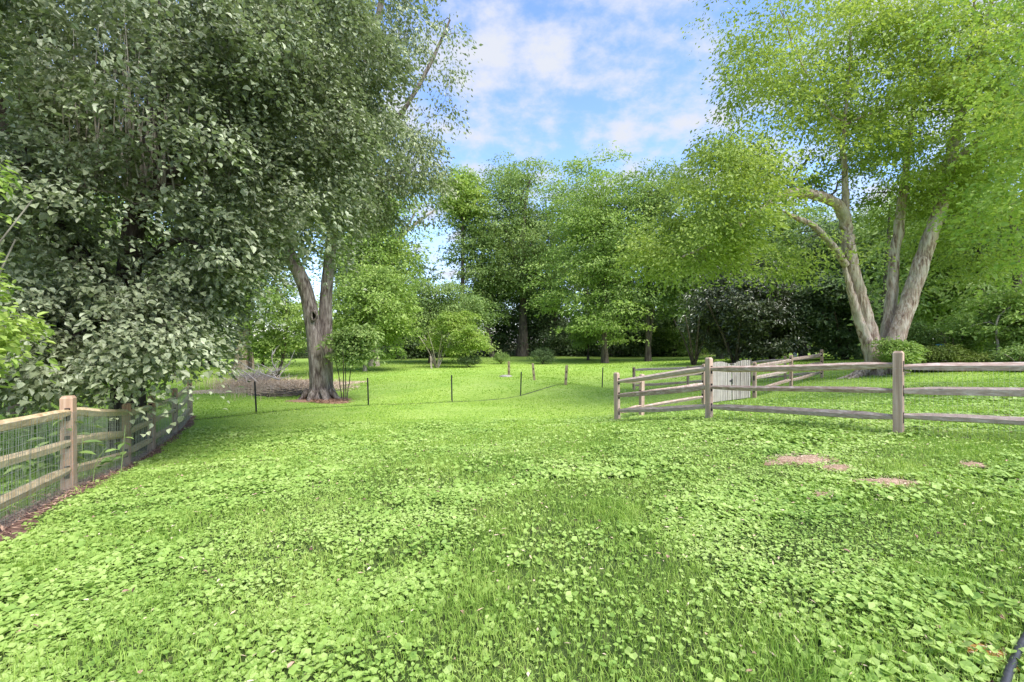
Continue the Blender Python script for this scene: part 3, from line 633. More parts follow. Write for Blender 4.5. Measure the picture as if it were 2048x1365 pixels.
st([(1690,245,17.2),(1660,225,17),(1600,120,16.6),(1560,20,16.4)],[0.06,0.05,0.03,0.02],7)
st([(1690,250,17.2),(1730,232,17.2),(1800,215,17.2)],[0.05,0.04,0.02],7)
st([(1764,752,17.5),(1772,690,17.6),(1782,600,17.7),(1788,520,17.8),(1800,430,17.8),(1812,340,17.8),(1830,180,17.8),(1840,0,17.8)],[0.34,0.25,0.22,0.20,0.17,0.12,0.07,0.04],14)
st([(1768,755,17.1),(1784,700,17.1),(1812,620,17.1),(1842,530,17.1),(1868,450,17),(1888,390,17),(1904,300,17),(1925,210,17),(1960,110,17),(1990,-40,17)],[0.42,0.33,0.29,0.28,0.25,0.24,0.20,0.15,0.10,0.05],14)
st([(1926,210,17),(1920,165,17),(1945,80,17),(1950,-40,17)],[0.13,0.08,0.05,0.03],8)
st([(1905,320,17),(1960,280,16.5),(2010,235,16),(2080,190,15.5)],[0.12,0.11,0.10,0.07],8)
for a in [3.0,3.5,4.2,5.0,5.8,0.3,1.5,2.3]:
    s=b+np.array([0.35*math.cos(a),0.3*math.sin(a),0.45]); q=1.5 if a in(3.0,3.5) else 0.95; e=b+np.array([q*math.cos(a),0.9*math.sin(a),0.06]); e[2]=h1(e[0],e[1])+0.0; tube(mb,smooth_path([s,(s+e)/2-np.array([0,0,0.12]),e],8),np.linspace(0.17,0.04,8),7)
bl=[lb(1400,455,15.8,2.1,2.4,1.4,1.2),lb(1330,500,15.6,1.1,1.5,0.9,1.0),lb(1470,370,16,1.8,2.4,1.3,1.0),lb(1510,210,16.4,1.7,2.4,1.9,0.45),lb(1480,290,16.2,1.5,1.8,1.2,0.8),lb(1620,90,16.6,2.6,2.6,1.8,0.42),lb(1680,200,17,2.6,2.8,1.8,0.30),
    lb(1610,325,17.2,2.2,2.4,1.1,0.6),lb(1800,110,17,3.0,3,2.4,0.9),lb(1830,300,17.2,2.8,3,2.2,0.9),lb(1980,90,16.8,2.6,3,2.6,1.0),lb(2040,300,16.5,2.0,3,2.4,0.9),lb(1700,-100,17,6,4,1.8,0.3),
    lb(1600,490,17.6,1.5,1.6,0.6,0.3),lb(1900,430,18,1.9,2,1.2,0.6),lb(2150,200,17,3,3,4,0.6),lb(1480,130,16.4,0.9,1.2,1.2,0.4),lb(1960,500,18.4,1.6,1.8,1.0,0.6),lb(1560,520,18,1.3,1.5,0.7,0.6)]
mf=MB(); Cc=foliage(mf,bl,2250,62,0.128,0.48,r,flat=0.24,droop=0.4,aspect=0.52,up=0.9,jit=0.6,seed=43,hole=0.22,shell=0.55,hscale=1.1,hang=0.45,outw=0.6)
grow(mb,nodes,Cc[r.permutation(len(Cc))[:650]],r,0.05,0.005,4,sag=0.10,m=1); mb.build('trunk',[M_barkB,M_barkG],root,smooth=True)
mf.build('crown',L_birch,root)

# ---- near boughs entering at the right edge
r=np.random.default_rng(14); b=np.array([14.8,10.0,0]); b[2]=h1(b[0],b[1])-0.1
root=empty('maple_tree',tuple(b)); tag(root,'bright lime-leaved boughs hanging in at the right edge of the picture','tree')
mb=MB(); nodes=[]; stem(mb,nodes,[b,b+np.array([-0.2,0,3]),b+np.array([-0.6,0,6]),b+np.array([-0.3,0,9])],0.24,0.06,r,10,flare=0.4)
mlb=[lb(2035,400,10,0.75,1.2,1.1,1.2),lb(2060,250,10.4,0.8,1.2,1.3,1),lb(2180,300,10,1.6,2,3,0.7),lb(2250,-20,10,3,3,3,0.5),lb(2050,540,10.5,0.45,0.8,0.4,0.8)]
mf=MB(); Cc=foliage(mf,mlb,520,24,0.10,0.24,r,flat=0.4,droop=0.4,shape='oval',aspect=0.7,seed=47,hole=0.4,hscale=0.8)
grow(mb,nodes,Cc[r.permutation(len(Cc))[:90]],r,0.05,0.005,4); mb.build('trunk',M_barkG,root,smooth=True); mf.build('crown',L_lime,root)

# ---- bright bush at the left edge, close by
r=np.random.default_rng(15); b=np.array([-6.5,5.2,0]); b[2]=h1(b[0],b[1])-0.05
root=empty('leafy_bush',tuple(b)); tag(root,'bright lime bush poking in at the left edge, above the nearest fence rails','shrub')
mb=MB(); nodes=[]
for q in range(7): stem(mb,nodes,[b+r.normal(0,0.05,3)*[1,1,0],b+np.array([r.normal(0.1,0.2),r.normal(0,0.3),1.6]),b+np.array([r.normal(0.35,0.25),r.normal(-.1,0.4),r.uniform(2.6,4.0)])],0.022,0.008,r,6,n=10)
blb=[lb(-70,650,5.0,0.45,0.5,0.25,1.3),lb(-120,560,5,0.32,0.5,0.4,1),lb(-115,455,5,0.30,0.45,0.34,1),lb(-90,325,5,0.28,0.5,0.22,0.9),lb(-190,480,5.2,0.5,0.7,1.2,0.6),lb(-15,700,5.3,0.34,0.4,0.2,1.3)]
mf=MB(); Cc=foliage(mf,blb,230,15,0.085,0.12,r,flat=0.6,droop=0.5,shape='oval',aspect=0.62,seed=53,hole=0.6,hscale=0.5,jit=0.5)
grow(mb,nodes,Cc[r.permutation(len(Cc))[:60]],r,0.012,0.003,4); mb.build('stem',M_shoot,root,smooth=True); mf.build('crown',L_lime,root)

# ---- trees round the far lawn
T=bgtree
T('leaning_trunk_tree','thick brown-trunked tree behind the heap of dead branches','tree',487,40,(380,600,300,600),0.62,L_mid,M_barkB,101,n=15000,lsize=0.24,fork=[(440,560,0.3),(520,520,0.4)])
T('low_tree','small leaning light green tree beside the straw patch','tree',552,33,(490,640,570,715),0.12,L_fresh,M_barkG,102,n=6500,lsize=0.17,lean=22,crad=0.6)
T('tall_tree','tall tree with paired pale trunks forking high, just left of the small gap of sky','tree',748,44,(655,845,330,600),0.42,L_fresh,M_barkW,103,n=11000,lsize=0.26,fork=[(765,430,0.25),(738,430,0.3),(700,480,0.5),(870,420,0.7),(830,430,0.6)],hole=0.25)
T('leafy_tree','bright green leafy tree right behind the forked trunk','tree',730,38,(655,835,500,712),0.14,L_fresh,M_barkW,104,n=16000,lsize=0.19,crad=0.75)
T('lime_tree','yellow-green feathery crown just above the small gap of sky between the trees','tree',925,56,(860,975,335,450),0.32,L_lime,M_barkG,105,n=8000,lsize=0.26,hole=0.3)
T('dark_tree','low dark tree behind the pruned light green tree','tree',862,48,(795,975,545,712),0.25,L_mid,M_barkG,106,n=16000,lsize=0.2)
T('crape_myrtle','small vase-shaped light green tree with many stems on the far lawn','tree',874,41,(845,970,625,705),0.07,L_lime,M_barkW,107,n=8500,lsize=0.15,multi=6,crad=0.42,hole=0.18,twigs=60,lobes=[lb(925,660,41,1.5,1.4,0.9),lb(900,645,41,1.0,1.2,0.9),lb(868,685,41,0.85,1,1.0),lb(950,682,41,1.1,1.1,0.5),lb(935,635,41,0.7,0.8,0.6),lb(915,700,41,0.6,0.8,0.4)])
T('slender_tree','slender tree leaning left beside the biggest far trunk','tree',985,58,(890,1050,400,660),0.28,L_mid,M_barkG,108,n=13000,lsize=0.26,lean=-22,fork=[(940,480,0.6)])
T('broad_tree','tallest broad green tree with a thick flared trunk at the lawn end','tree',1043,60,(945,1180,300,620),0.62,L_mid,M_barkG,109,n=26000,lsize=0.27,fork=[(1000,440,0.6),(1090,430,0.6),(1060,360,0.9)],nl=14,crad=1.3)
T('layered_tree','green tree with flat layered boughs and a straight brown trunk','tree',1210,47,(1070,1310,312,690),0.30,L_fresh,M_barkG,110,n=24000,lsize=0.22,nl=14,flat=0.14,droop=0.12,crad=1.15)
T('sapling','small green sapling with a thin dark trunk left of the layered tree','tree',1176,53,(1135,1215,608,700),0.13,L_fresh,M_barkG,111,n=4500,lsize=0.18,crad=0.5)
T('twin_trunk_tree','tree with two close dark trunks standing right of the layered tree','tree',1296,48,(1215,1430,312,650),0.30,L_mid,M_barkG,112,n=20000,lsize=0.24,fork=[(1315,560,0.02),(1330,450,0.55)],nl=10)
r=np.random.default_rng(140)
T('magnolia_shrub','dark glossy magnolia bush with splayed stems, left of the gate post','shrub',1388,34,(1360,1490,545,715),0.10,L_magn,M_barkP,114,n=7500,lsize=0.20,multi=6,crad=0.42,per=16,shell=0.75,aspect=0.42)
T('magnolia_shrub','dark glossy magnolia bush showing above the picket gate','shrub',1470,33,(1395,1595,500,712),0.13,L_magn,M_barkP,115,n=16000,lsize=0.20,multi=5,crad=0.45,per=16,shell=0.75,aspect=0.42)
T('magnolia_shrub','dark glossy magnolia bush just left of the narrow white board','shrub',1545,34,(1495,1625,570,714),0.10,L_magn,M_barkP,116,n=6000,lsize=0.20,multi=6,crad=0.42,per=16,shell=0.75,aspect=0.42)
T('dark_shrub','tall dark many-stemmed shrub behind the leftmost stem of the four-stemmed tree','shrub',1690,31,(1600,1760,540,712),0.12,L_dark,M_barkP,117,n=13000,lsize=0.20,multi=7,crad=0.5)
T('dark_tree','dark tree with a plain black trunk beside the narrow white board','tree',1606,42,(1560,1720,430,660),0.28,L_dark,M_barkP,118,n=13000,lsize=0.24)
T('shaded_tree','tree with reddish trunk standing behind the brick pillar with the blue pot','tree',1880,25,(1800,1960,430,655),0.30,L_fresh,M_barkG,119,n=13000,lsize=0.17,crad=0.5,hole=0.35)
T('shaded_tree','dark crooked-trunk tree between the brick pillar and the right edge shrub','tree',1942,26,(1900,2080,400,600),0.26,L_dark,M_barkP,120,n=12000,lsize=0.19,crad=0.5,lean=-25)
T('dogwood_tree','light green small tree with a whitish trunk at the right edge','tree',1996,17,(1962,2140,570,700),0.06,L_fresh,M_barkW,121,n=7500,lsize=0.115,crad=0.34,shape='oval',aspect=0.6)
T('round_tree','mid green tree crown filling the space behind the rightmost stems','tree',1770,36,(1700,1880,380,680),0.3,L_mid,M_barkG,122,n=20000,lsize=0.21)
T('back_tree','green tree crown rising between the double-trunk tree and the dark magnolias','tree',1440,46,(1360,1540,400,690),0.3,L_mid,M_barkG,123,n=19000,lsize=0.23)
T('back_tree','mid green tree crown above the dark magnolias','tree',1560,50,(1500,1680,370,690),0.3,L_mid,M_barkG,124,n=16000,lsize=0.25)
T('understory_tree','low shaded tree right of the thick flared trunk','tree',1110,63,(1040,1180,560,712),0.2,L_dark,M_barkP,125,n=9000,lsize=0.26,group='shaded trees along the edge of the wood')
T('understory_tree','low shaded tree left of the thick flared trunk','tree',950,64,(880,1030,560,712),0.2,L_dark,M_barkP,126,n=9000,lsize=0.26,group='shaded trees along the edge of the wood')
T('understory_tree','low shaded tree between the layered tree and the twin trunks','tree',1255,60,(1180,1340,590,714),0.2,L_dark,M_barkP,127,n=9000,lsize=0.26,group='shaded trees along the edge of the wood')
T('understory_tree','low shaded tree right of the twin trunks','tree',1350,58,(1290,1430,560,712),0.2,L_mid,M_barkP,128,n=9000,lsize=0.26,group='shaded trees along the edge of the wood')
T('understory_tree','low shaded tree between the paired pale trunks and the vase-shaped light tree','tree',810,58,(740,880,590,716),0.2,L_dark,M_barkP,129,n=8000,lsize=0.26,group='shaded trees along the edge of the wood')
# clipped bushes on the far lawn
def bush(name,label,px,Y,w,h,leaf,seed,n=3500,ls=0.10,open_=0.25):
    r=np.random.default_rng(seed); b=gp(px,Y,0); root=empty(name,tuple(b)); tag(root,label,'bush')
    z=b[2]+h*(0.5+open_/2); lbs=[(b[0],b[1],z,w*0.47,w*0.47,h*0.40,1.5)]+[(b[0]+r.uniform(-.25,.25)*w,b[1]+r.uniform(-.25,.25)*w,z+r.uniform(-0.15,0.15)*h,w*0.27,w*0.27,h*0.27,1) for _ in range(7)]
    mf=MB(); foliage(mf,lbs,n//10,10,ls,0.10,r,flat=0.7,droop=0.1,seed=seed,hole=0.9,shell=0.85,hscale=0.5,jit=0.9)
    ms=MB(); 
    for q in range(7):
        a=r.uniform(0,6.28); tube(ms,smooth_path([b,b+np.array([0.12*w*math.cos(a),0.12*w*math.sin(a),h*0.25]),b+np.array([0.3*w*math.cos(a),0.3*w*math.sin(a),h*0.6])],6),np.linspace(0.035,0.012,6),5)
    ms.build('stem',M_barkP,root,smooth=True); mf.build('foliage',leaf,root)
bush('clipped_bush','dark clipped bush beside the vase-shaped light tree',938,41,2.0,1.25,L_dark,201,open_=0.1)
bush('clipped_bush','smallest clipped bush, paler, between two darker bushes',1002,46,1.45,1.15,L_mid,202,open_=0.3)
bush('clipped_bush','widest dark clipped bush in front of the thick far trunk',1085,46,2.6,1.7,L_dark,203,n=4500,open_=0.08)

# ---- wood behind, one mass
r=np.random.default_rng(16); mf=MB(); mt=MB()
def wood(x0,x1,y0,y1,n,leaf_z,zt,nclu,ls):
    lbs=[]
    for q in range(n):
        Y=r.uniform(y0,y1); px=r.uniform(x0,x1); t=zt(px); p=at(px,t,Y); g=h1(p[0],Y); H=p[2]-g
        for k in range(5): lbs.append((p[0]+r.normal(0,2),Y+r.normal(0,2),g+H*(0.25+0.17*k)-1.0,r.uniform(2.5,4.2),r.uniform(2.5,4),H*0.11,1))
        rr=r.uniform(0.12,0.35); P=smooth_path([np.array([p[0],Y,g-0.1]),np.array([p[0]+r.normal(0,.5),Y,g+H*0.5]),np.array([p[0]+r.normal(0,1),Y,g+H*0.9])],8); tube(mt,P,np.linspace(rr,0.05,8),6)
    return lbs
skyl=lambda px: np.interp(px,[-900,0,380,700,800,850,900,960,1000,1160,1300,1500,1700,2048,2900],[300,330,380,430,470,535,530,440,400,390,400,430,430,400,350])+r.uniform(0,60)
l1=wood(-700,2800,64,84,80,0,skyl,0,0)
foliage(mf,l1,13000,26,0.5,1.1,r,flat=0.35,droop=0.2,seed=61,hole=0.6,shell=0.5,hscale=3)
# low undergrowth at the wood's edge
l2=[]
for q in range(330):
    px=r.uniform(-500,2700); Y=r.uniform(60,72); x=(px-CX)/F*Y; g=h1(x,Y); hh=r.uniform(1.5,6.0); l2.append((x,Y,g+hh*0.5,r.uniform(1.2,3),1.5,hh*0.55,1))
foliage(mf,l2,8000,22,0.38,0.7,r,flat=0.5,seed=62,hole=0.7,shell=0.5,hscale=2)
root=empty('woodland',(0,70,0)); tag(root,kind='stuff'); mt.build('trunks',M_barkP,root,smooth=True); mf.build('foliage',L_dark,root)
# side woods on the left and right
mf=MB(); mt=MB()
l3=[]
for (xa,ya,xb,yb,n,H0) in ((-17,17,-42,48,26,10),(22,22,60,55,22,11),(-22,40,-40,50,9,9)):
    for q in range(n):
        t=r.uniform(); x=xa+(xb-xa)*t+r.normal(0,2.0); y=ya+(yb-ya)*t+r.normal(0,2.0); g=h1(x,y); H=H0*r.uniform(0.8,1.5)
        for k in range(5): l3.append((x+r.normal(0,1.2),y+r.normal(0,1.2),g+H*(0.28+0.16*k),r.uniform(1.6,2.8),r.uniform(1.6,2.8),H*0.11,1))
        tube(mt,smooth_path([np.array([x,y,g-0.1]),np.array([x+r.normal(0,.3),y,g+H*0.5]),np.array([x+r.normal(0,.8),y,g+H*0.9])],7),np.linspace(r.uniform(0.1,0.3),0.04,7),6)
foliage(mf,l3,5200,26,0.27,0.7,r,flat=0.35,seed=63,hole=0.5,shell=0.5,hscale=2)
root=empty('side_woodland',(0,30,0)); tag(root,kind='stuff'); mt.build('trunks',M_barkG,root,smooth=True); mf.build('foliage',L_mid,root)

# ------------------------------------------------------------------ fences
r=np.random.default_rng(17)
def post_mesh(x,y,h,w=0.115,d=0.095,rz=0.0,tilt=(0,0),slot_shades=(1.0,0.64,0.25),hdir=None,mats=None,parent=None,name='post'):
    z=h1(x,y); mb=MB(); box(mb,(x,y,z-0.05),(w,d,h+0.05),rz,0,0.0,tilt,bev=0.03)
    if hdir is not None:
        for hz in slot_shades:
            for s in (-1,1):
                ca,sa=math.cos(rz),math.sin(rz)
                hx=x+ca*(s*(w/2-0.012)); hy=y+sa*(s*(w/2-0.012))
                box(mb,(hx,hy,z+hz-0.075),(0.03,0.05,0.16),rz,1)  # raised dark box, no slot is cut; its colour paints the recess shade
    return mb.build(name,mats,parent)
def rail_mesh(a,b,mats,parent,thick=0.055,high=0.065,seedv=0,roll=None):
    a=np.array(a,float); b=np.array(b,float); n=15; u=np.linspace(0,1,n); P=a+(b-a)*u[:,None]
    T=nrm(b-a); S=nrm(np.cross(T,[0,0,1.0])); U=np.cross(S,T); Ln=np.linalg.norm(b-a)
    P=P+S[None]*(0.012*np.sin(u*3.1*r.uniform(1,2)+r.uniform(0,6)))[:,None]+U[None]*(0.010*np.sin(u*3.1*r.uniform(1,2)+r.uniform(0,6))-0.006*0)[:,None]
    sides=6; ang=np.array([0.35,1.2,2.3,3.3,4.25,5.4])+r.normal(0,0.12,6); rad=1+r.normal(0,0.08,6); tw=(roll if roll is not None else r.uniform(-0.35,0.35))
    end=np.minimum(np.clip(u*Ln/0.42,0.0,1),np.clip((1-u)*Ln/0.42,0,1)); e=0.52+0.48*end
    V=[]
    for i in range(n):
        q=tw*(u[i]-0.5); 
        for k in range(sides):
            c,s_=math.cos(ang[k]+q)*thick*rad[k],math.sin(ang[k]+q)*high*rad[k]; c*=e[i]; s_*=(0.62+0.38*end[i]); j=1+r.normal(0,0.025); V.append(P[i]+S*c*j+U*s_*j)
    i=np.arange(n-1)[:,None]*sides; j=np.arange(sides)[None]; j2=(j+1)%sides
    Fq=np.stack([i+j,i+j2,i+sides+j2,i+sides+j],-1).reshape(-1,4); Fq=np.vstack([Fq,[(0,5,4,3),(0,3,2,1)],[(n*6-6,n*6-5,n*6-4,n*6-3),(n*6-6,n*6-3,n*6-2,n*6-1)]])
    mb=MB(); mb.add(V,Fq); return mb.build('rail',mats,parent)
def wire_mesh(line,h,parent,offs,dv=0.05,dh=0.10,rad=0.0011,name='wire_mesh',rr=None):
    mb=MB()
    for a,b in zip(line[:-1],line[1:]):
        a=np.array(a); b=np.array(b); Ln=np.linalg.norm(b-a); t=(b-a)/Ln; nrm_=np.array([t[1],-t[0]])*offs; m=max(2,int(Ln/dv))
        for k in range(m):
            q=a+t*(k+0.5)*Ln/m+nrm_; z=h1(q[0],q[1]); jx=r.normal(0,0.003); bow=r.normal(0,0.006)
            tube(mb,[(q[0],q[1],z+0.01),(q[0]+bow,q[1]+bow,z+h*0.5),(q[0]+jx,q[1]+jx,z+h)],rad,3)
        K=int(h/dh)+1
        for k in range(K):
            P=[]; 
            for u in np.linspace(0,1,9):
                q=a+t*u*Ln+nrm_; P.append((q[0],q[1],h1(q[0],q[1])+0.02+k*(h-0.02)/(K-1)+r.normal(0,0.004)))
            tube(mb,P,rad*1.15,3)
    return mb.build(name,M_wire,parent)
def fence(name,label,pts,h,mats_post,mats_rail,wire=None,rails=(1.0,0.64,0.25),w=0.115,hvar=0.02,skip_post=(),side=1):
    p0=pts[0]; root=empty(name,(p0[0],p0[1],h1(*p0))); tag(root,label,'fence')
    for i,p in enumerate(pts):
        if i in skip_post: continue
        q=np.array(pts[min(i+1,len(pts)-1)])-np.array(pts[max(i-1,0)]); rz=math.atan2(q[1],q[0])
        post_mesh(p[0],p[1],h+r.normal(0,hvar),w,w*0.85,rz+r.normal(0,0.06),(r.normal(0,0.008),r.normal(0,0.008)),rails,1,mats_post,root)
    for i,(a,b) in enumerate(zip(pts[:-1],pts[1:])):
        for k in rails:
            dz=r.normal(0,0.012,2); rail_mesh((a[0],a[1],h1(*a)+k+dz[0]),(b[0],b[1],h1(*b)+k+dz[1]),mats_rail,root)
    if wire: wire_mesh([tuple(p) for p in pts],*wire[:1],root,*wire[1:])
    return root
fence('split_rail_fence','brown and tan split rail fence backed with wire mesh, running under the dark tree',[tuple(p) for p in FL],1.24,[M_postL,M_hole_shade],M_railL,wire=(1.02,0.075,0.03,0.085,0.0016),w=0.15)
fence('split_rail_fence','nearest weathered three-rail fence crossing the right half in front of the lawn',[(2.64,11.4),(4.03,9.3),(5.75,6.77),(7.75,5.35),(10.2,3.6)],1.22,[M_post,M_hole_shade],M_rail,wire=(0.98,0.07,0.05,0.10,0.0009),rails=(1.0,0.64,0.24))
Q1=gp(1283,12.7)[:2]; G0=gp(1408,13.5)[:2]; G1=gp(1509,14.7)[:2]; R1=gp(1582,17)[:2]; R2=gp(1644,19.2)[:2]
fence('split_rail_fence','short weathered rail fence joining the corner post to the gate',[(2.72,11.55),tuple(Q1),tuple(G0)],1.22,[M_post,M_hole_shade],M_rail,skip_post=(0,))
fence('split_rail_fence','weathered rail fence rising away from the picket gate to the tall end post',[tuple(G1),tuple(R1),tuple(R2)],1.20,[M_post,M_hole_shade],M_rail,skip_post=())
farp=[gp(1268,20.5)[:2],gp(1376,21.5)[:2],gp(1500,21.0)[:2],gp(1570,20.2)[:2],gp(1640,19.5)[:2]]
fence('split_rail_fence','thin far rail fence seen between the corner post and the gate',[tuple(p) for p in farp],1.05,[M_post,M_hole_shade],M_rail,rails=(0.9,0.56,0.2),w=0.10,skip_post=(4,))
# picket gate
g0=np.array(gp(1424,13.7)); g1=np.array(gp(1500,14.6)); root=empty('picket_gate',tuple(g0)); tag(root,'pale grey double picket gate with scalloped top between two fences','gate')
d=g1[:2]-g0[:2]; Ln=np.linalg.norm(d); t=d/Ln; rz=math.atan2(t[1],t[0]); half=Ln/2-0.012
for s in (0,1):
    mb=MB(); npk=9; wpk=half/npk
    for k in range(npk):
        u=(k+0.5)*wpk+(0 if s==0 else half+0.024); q=g0[:2]+t*u; z=h1(q[0],q[1])+0.04; v=(k+0.5)/npk
        v=v if s==0 else 1-v; top=0.90+0.30*math.sqrt(max(0,1-((v-0.30)/0.78)**2))-0.06*max(0,0.12-v)
        top=h1(g0[0],g0[1])*(1-u/Ln)+h1(g1[0],g1[1])*(u/Ln)+top+0.05-z
        box(mb,(q[0]+r.normal(0,.003),q[1],z),(wpk*r.uniform(0.80,0.90),0.022,top),rz+r.normal(0,.02),0,tilt=(r.normal(0,.004),0),bev=0.012)
    for hz in (0.25,0.85):
        q=g0[:2]+t*(half/2+(0 if s==0 else half+0.024))+np.array([-t[1],t[0]])*0.035; box(mb,(q[0],q[1],h1(q[0],q[1])+hz),(half*0.97,0.035,0.09),rz,0)
    mb.build('gate_panel',M_picket,root)
mb=MB(); q=g0[:2]+t*Ln/2; z=h1(q[0],q[1]); box(mb,(q[0]-0.06,q[1]-0.035,z+0.60),(0.16,0.02,0.05),rz); box(mb,(q[0]+0.0,q[1]-0.04,z+0.53),(0.03,0.025,0.16),rz); mb.build('latch',M_black,root)

# ------------------------------------------------------------------ posts on the lawn
steel=['thin black fence stake nearest the dark tree, left of the forked trunk','thin black fence stake just right of the forked trunk','thin black fence stake third from the left, middle of the soil line','thin black fence stake below the three old wooden posts','thin black fence stake nearest the wooden corner post']
for lab,(px,Y,tl) in zip(steel,[(513,15.6,-0.05),(737,18.2,-0.03),(904,18.6,-0.015),(1041,20.8,0.03),(1204,23.8,0.04)]):
    p=gp(px,Y); mb=MB(); box(mb,(p[0],p[1],p[2]-0.1),(0.055,0.012,1.2),0,0,tilt=(tl,0)); box(mb,(p[0],p[1]+0.017,p[2]-0.1),(0.012,0.03,1.2),0,0,tilt=(tl,0))
    for k in range(9): box(mb,(p[0]+tl*(0.15+k*0.11),p[1]-0.010,p[2]+0.05+k*0.11),(0.02,0.008,0.018),0,0)
    tag(mb.build('fence_stake',M_black,None,origin=tuple(p)),lab,'stake','black stakes along the soil line')
for lab,(px,Y,hh,tl) in zip(['leftmost old wooden post on the far lawn, beside a flat stone','middle old wooden post of three, leaning left','rightmost old wooden post of three on the far lawn'],[(1018,28,0.92,-0.01),(1069,25,0.92,-0.10),(1131,22,0.94,0.06)]):
    p=gp(px,Y); mb=MB(); box(mb,(p[0],p[1],p[2]-0.06),(0.135,0.11,hh+0.06),r.uniform(-.2,.2),0,0.05,(tl,0),bev=0.03)
    for k in (0.28,0.62): box(mb,(p[0]+tl*k,p[1]-0.055,p[2]+k-0.05),(0.045,0.014,0.10),0,1,tilt=(tl,0))  # dark blocks on the face, painted as the shade of slots
    tag(mb.build('wooden_post',[M_oldpost,M_hole_shade],None,origin=tuple(p)),lab,'post','old wooden posts on the far lawn')
p=gp(863,40); mb=MB(); box(mb,(p[0],p[1],p[2]-0.05),(0.16,0.14,1.15),0.2,0,0.05,(-0.06,0),bev=0.03); box(mb,(p[0]-0.03,p[1]-0.075,p[2]+0.55),(0.05,0.015,0.12),0.2,1)  # the small dark block paints a slot's shade
tag(mb.build('wooden_post',[M_barkW,M_hole_shade],None,origin=tuple(p)),'pale leaning post beside the vase-shaped light tree','post')
# stone
p=gp(1012,27.6); mb=MB(); a=np.linspace(0,6.283,11)[:-1]; ringv=[]
for k,(rr,zz) in enumerate(((0.40,0),(0.38,0.08),(0.22,0.13),(0.02,0.145))):
    for q in a: ringv.append((p[0]+rr*math.cos(q)*(1+0.12*math.sin(3*q)),p[1]+rr*0.6*math.sin(q),p[2]+zz-0.02))
i=np.arange(3)[:,None]*10; j=np.arange(10)[None]; mb.add(ringv,np.stack([i+j,i+(j+1)%10,i+10+(j+1)%10,i+10+j],-1).reshape(-1,4))
tag(mb.build('flat_stone',plain('grey_stone',(0.22,0.2,0.17),(0.42,0.4,0.36),12,0.9),None,smooth=True,origin=tuple(p)),'flat grey stone at the foot of an old wooden post','stone')

# ------------------------------------------------------------------ straw, brush heap, root litter
r=np.random.default_rng(18)
def straw(name,px0,px1,Y0,Y1,n,ln,wd,m,h=0.1,kind='stuff',kcirc=False,hump=0.0):
    mb=MB(); u=r.normal(0,0.36,n); v=r.normal(0,0.36,n); k=u*u+v*v<0.9; u,v=u[k],v[k]; n=len(u)
    px=(px0+px1)/2+u*(px1-px0)/2; Y=(Y0+Y1)/2+v*(Y1-Y0)/2; X=(px-CX)/F*Y; bump=hump*np.clip(1-(u*u+v*v),0,1)
    a=r.uniform(0,6.28,n); D=np.c_[np.cos(a),np.sin(a),r.normal(0.15,0.35,n)]
    leaves(mb,np.c_[X,Y,hgt(X,Y)+r.uniform(0.01,h,n)+bump*r.uniform(0.3,1,n)],D,np.c_[r.normal(0,.5,n),r.normal(0,.5,n),np.ones(n)],r.uniform(0.5,1.2,n)*ln,r.uniform(0.6,1.4,n)*wd,0.1)
    return tag(mb.build(name,m),kind=kind)
M_sbed=plain('straw_ground',(0.40,0.29,0.19),(0.66,0.52,0.37),7,0.95)
patch('straw_bed',(568-CX)/F*26.5,26.5,3.9,4.2,M_sbed,33,dz=0.03)
straw('straw',415,735,21.0,31,16000,0.32,0.022,M_straw,0.14,hump=0.22)
straw('root_litter',592,712,18.2,20.6,3200,0.16,0.018,M_redstraw,0.05)
patch('root_soil',(648-CX)/F*19.6,19.6,1.25,0.95,M_redstraw,34,dz=0.05)
# dry upright grass on the straw bed
mb=MB(); n=3500; px=r.normal(520,50,n); Y=r.normal(26,2.0,n); X=(px-CX)/F*Y; blades(mb,np.c_[X,Y,hgt(X,Y)],r.uniform(0.2,0.65,n),np.full(n,0.015),r.uniform(0.1,0.7,n),r); tag(mb.build('dry_grass',M_straw),kind='stuff')
mb=MB(); c=gp(508,28)
for q in range(95):
    a=r.uniform(0,6.28); s=c+np.array([r.normal(0,0.6),r.normal(0,0.5),r.uniform(0,0.3)]); ln=r.uniform(0.6,1.6); d=np.array([math.cos(a),math.sin(a)*0.6,r.uniform(0.1,0.85)])
    e=s+d*ln; m_=(s+e)/2+r.normal(0,0.16,3)+np.array([0,0,0.18]); P=smooth_path([s,m_,e],8); tube(mb,P,np.linspace(r.uniform(0.015,0.045),0.006,8),5)
    for w in range(2):
        k=r.integers(3,7); e2=P[k]+np.array([r.normal(0,.35),r.normal(0,.25),r.uniform(-0.1,0.5)]); tube(mb,smooth_path([P[k],(P[k]+e2)/2+r.normal(0,0.05,3),e2],5),np.linspace(0.012,0.004,5),4)
for px,py,ex,ey in ((555,745,545,700),(545,710,560,690),(560,760,470,720),(545,745,590,700),(520,770,440,725)):
    a=at(px,py,26.5); b_=at(ex,ey,26.5); tube(mb,smooth_path([a,(a+b_)/2+r.normal(0,0.12,3),b_],9),np.linspace(0.05,0.012,9),6)
tag(mb.build('brush_heap',M_twig,None,smooth=True,origin=tuple(c)),'tangled heap of bare dead branches in front of the brown-trunked tree','brush heap')
mb=MB(); c=gp(590,22)
for q in range(34):
    s=gp(r.uniform(530,625),r.uniform(20.3,23.5),r.uniform(0.03,0.15)); a=r.normal(0,0.35)+(math.pi if r.uniform()<.5 else 0); ln=r.uniform(0.7,2.3); e=s+np.array([math.cos(a)*ln,math.sin(a)*ln,r.uniform(-0.02,0.25)]); e[2]=max(e[2],h1(e[0],e[1])+0.03)
    tube(mb,smooth_path([s,(s+e)/2+r.normal(0,0.08,3)*[1,1,.4],e],7),np.linspace(r.uniform(0.02,0.045),0.008,7),5)
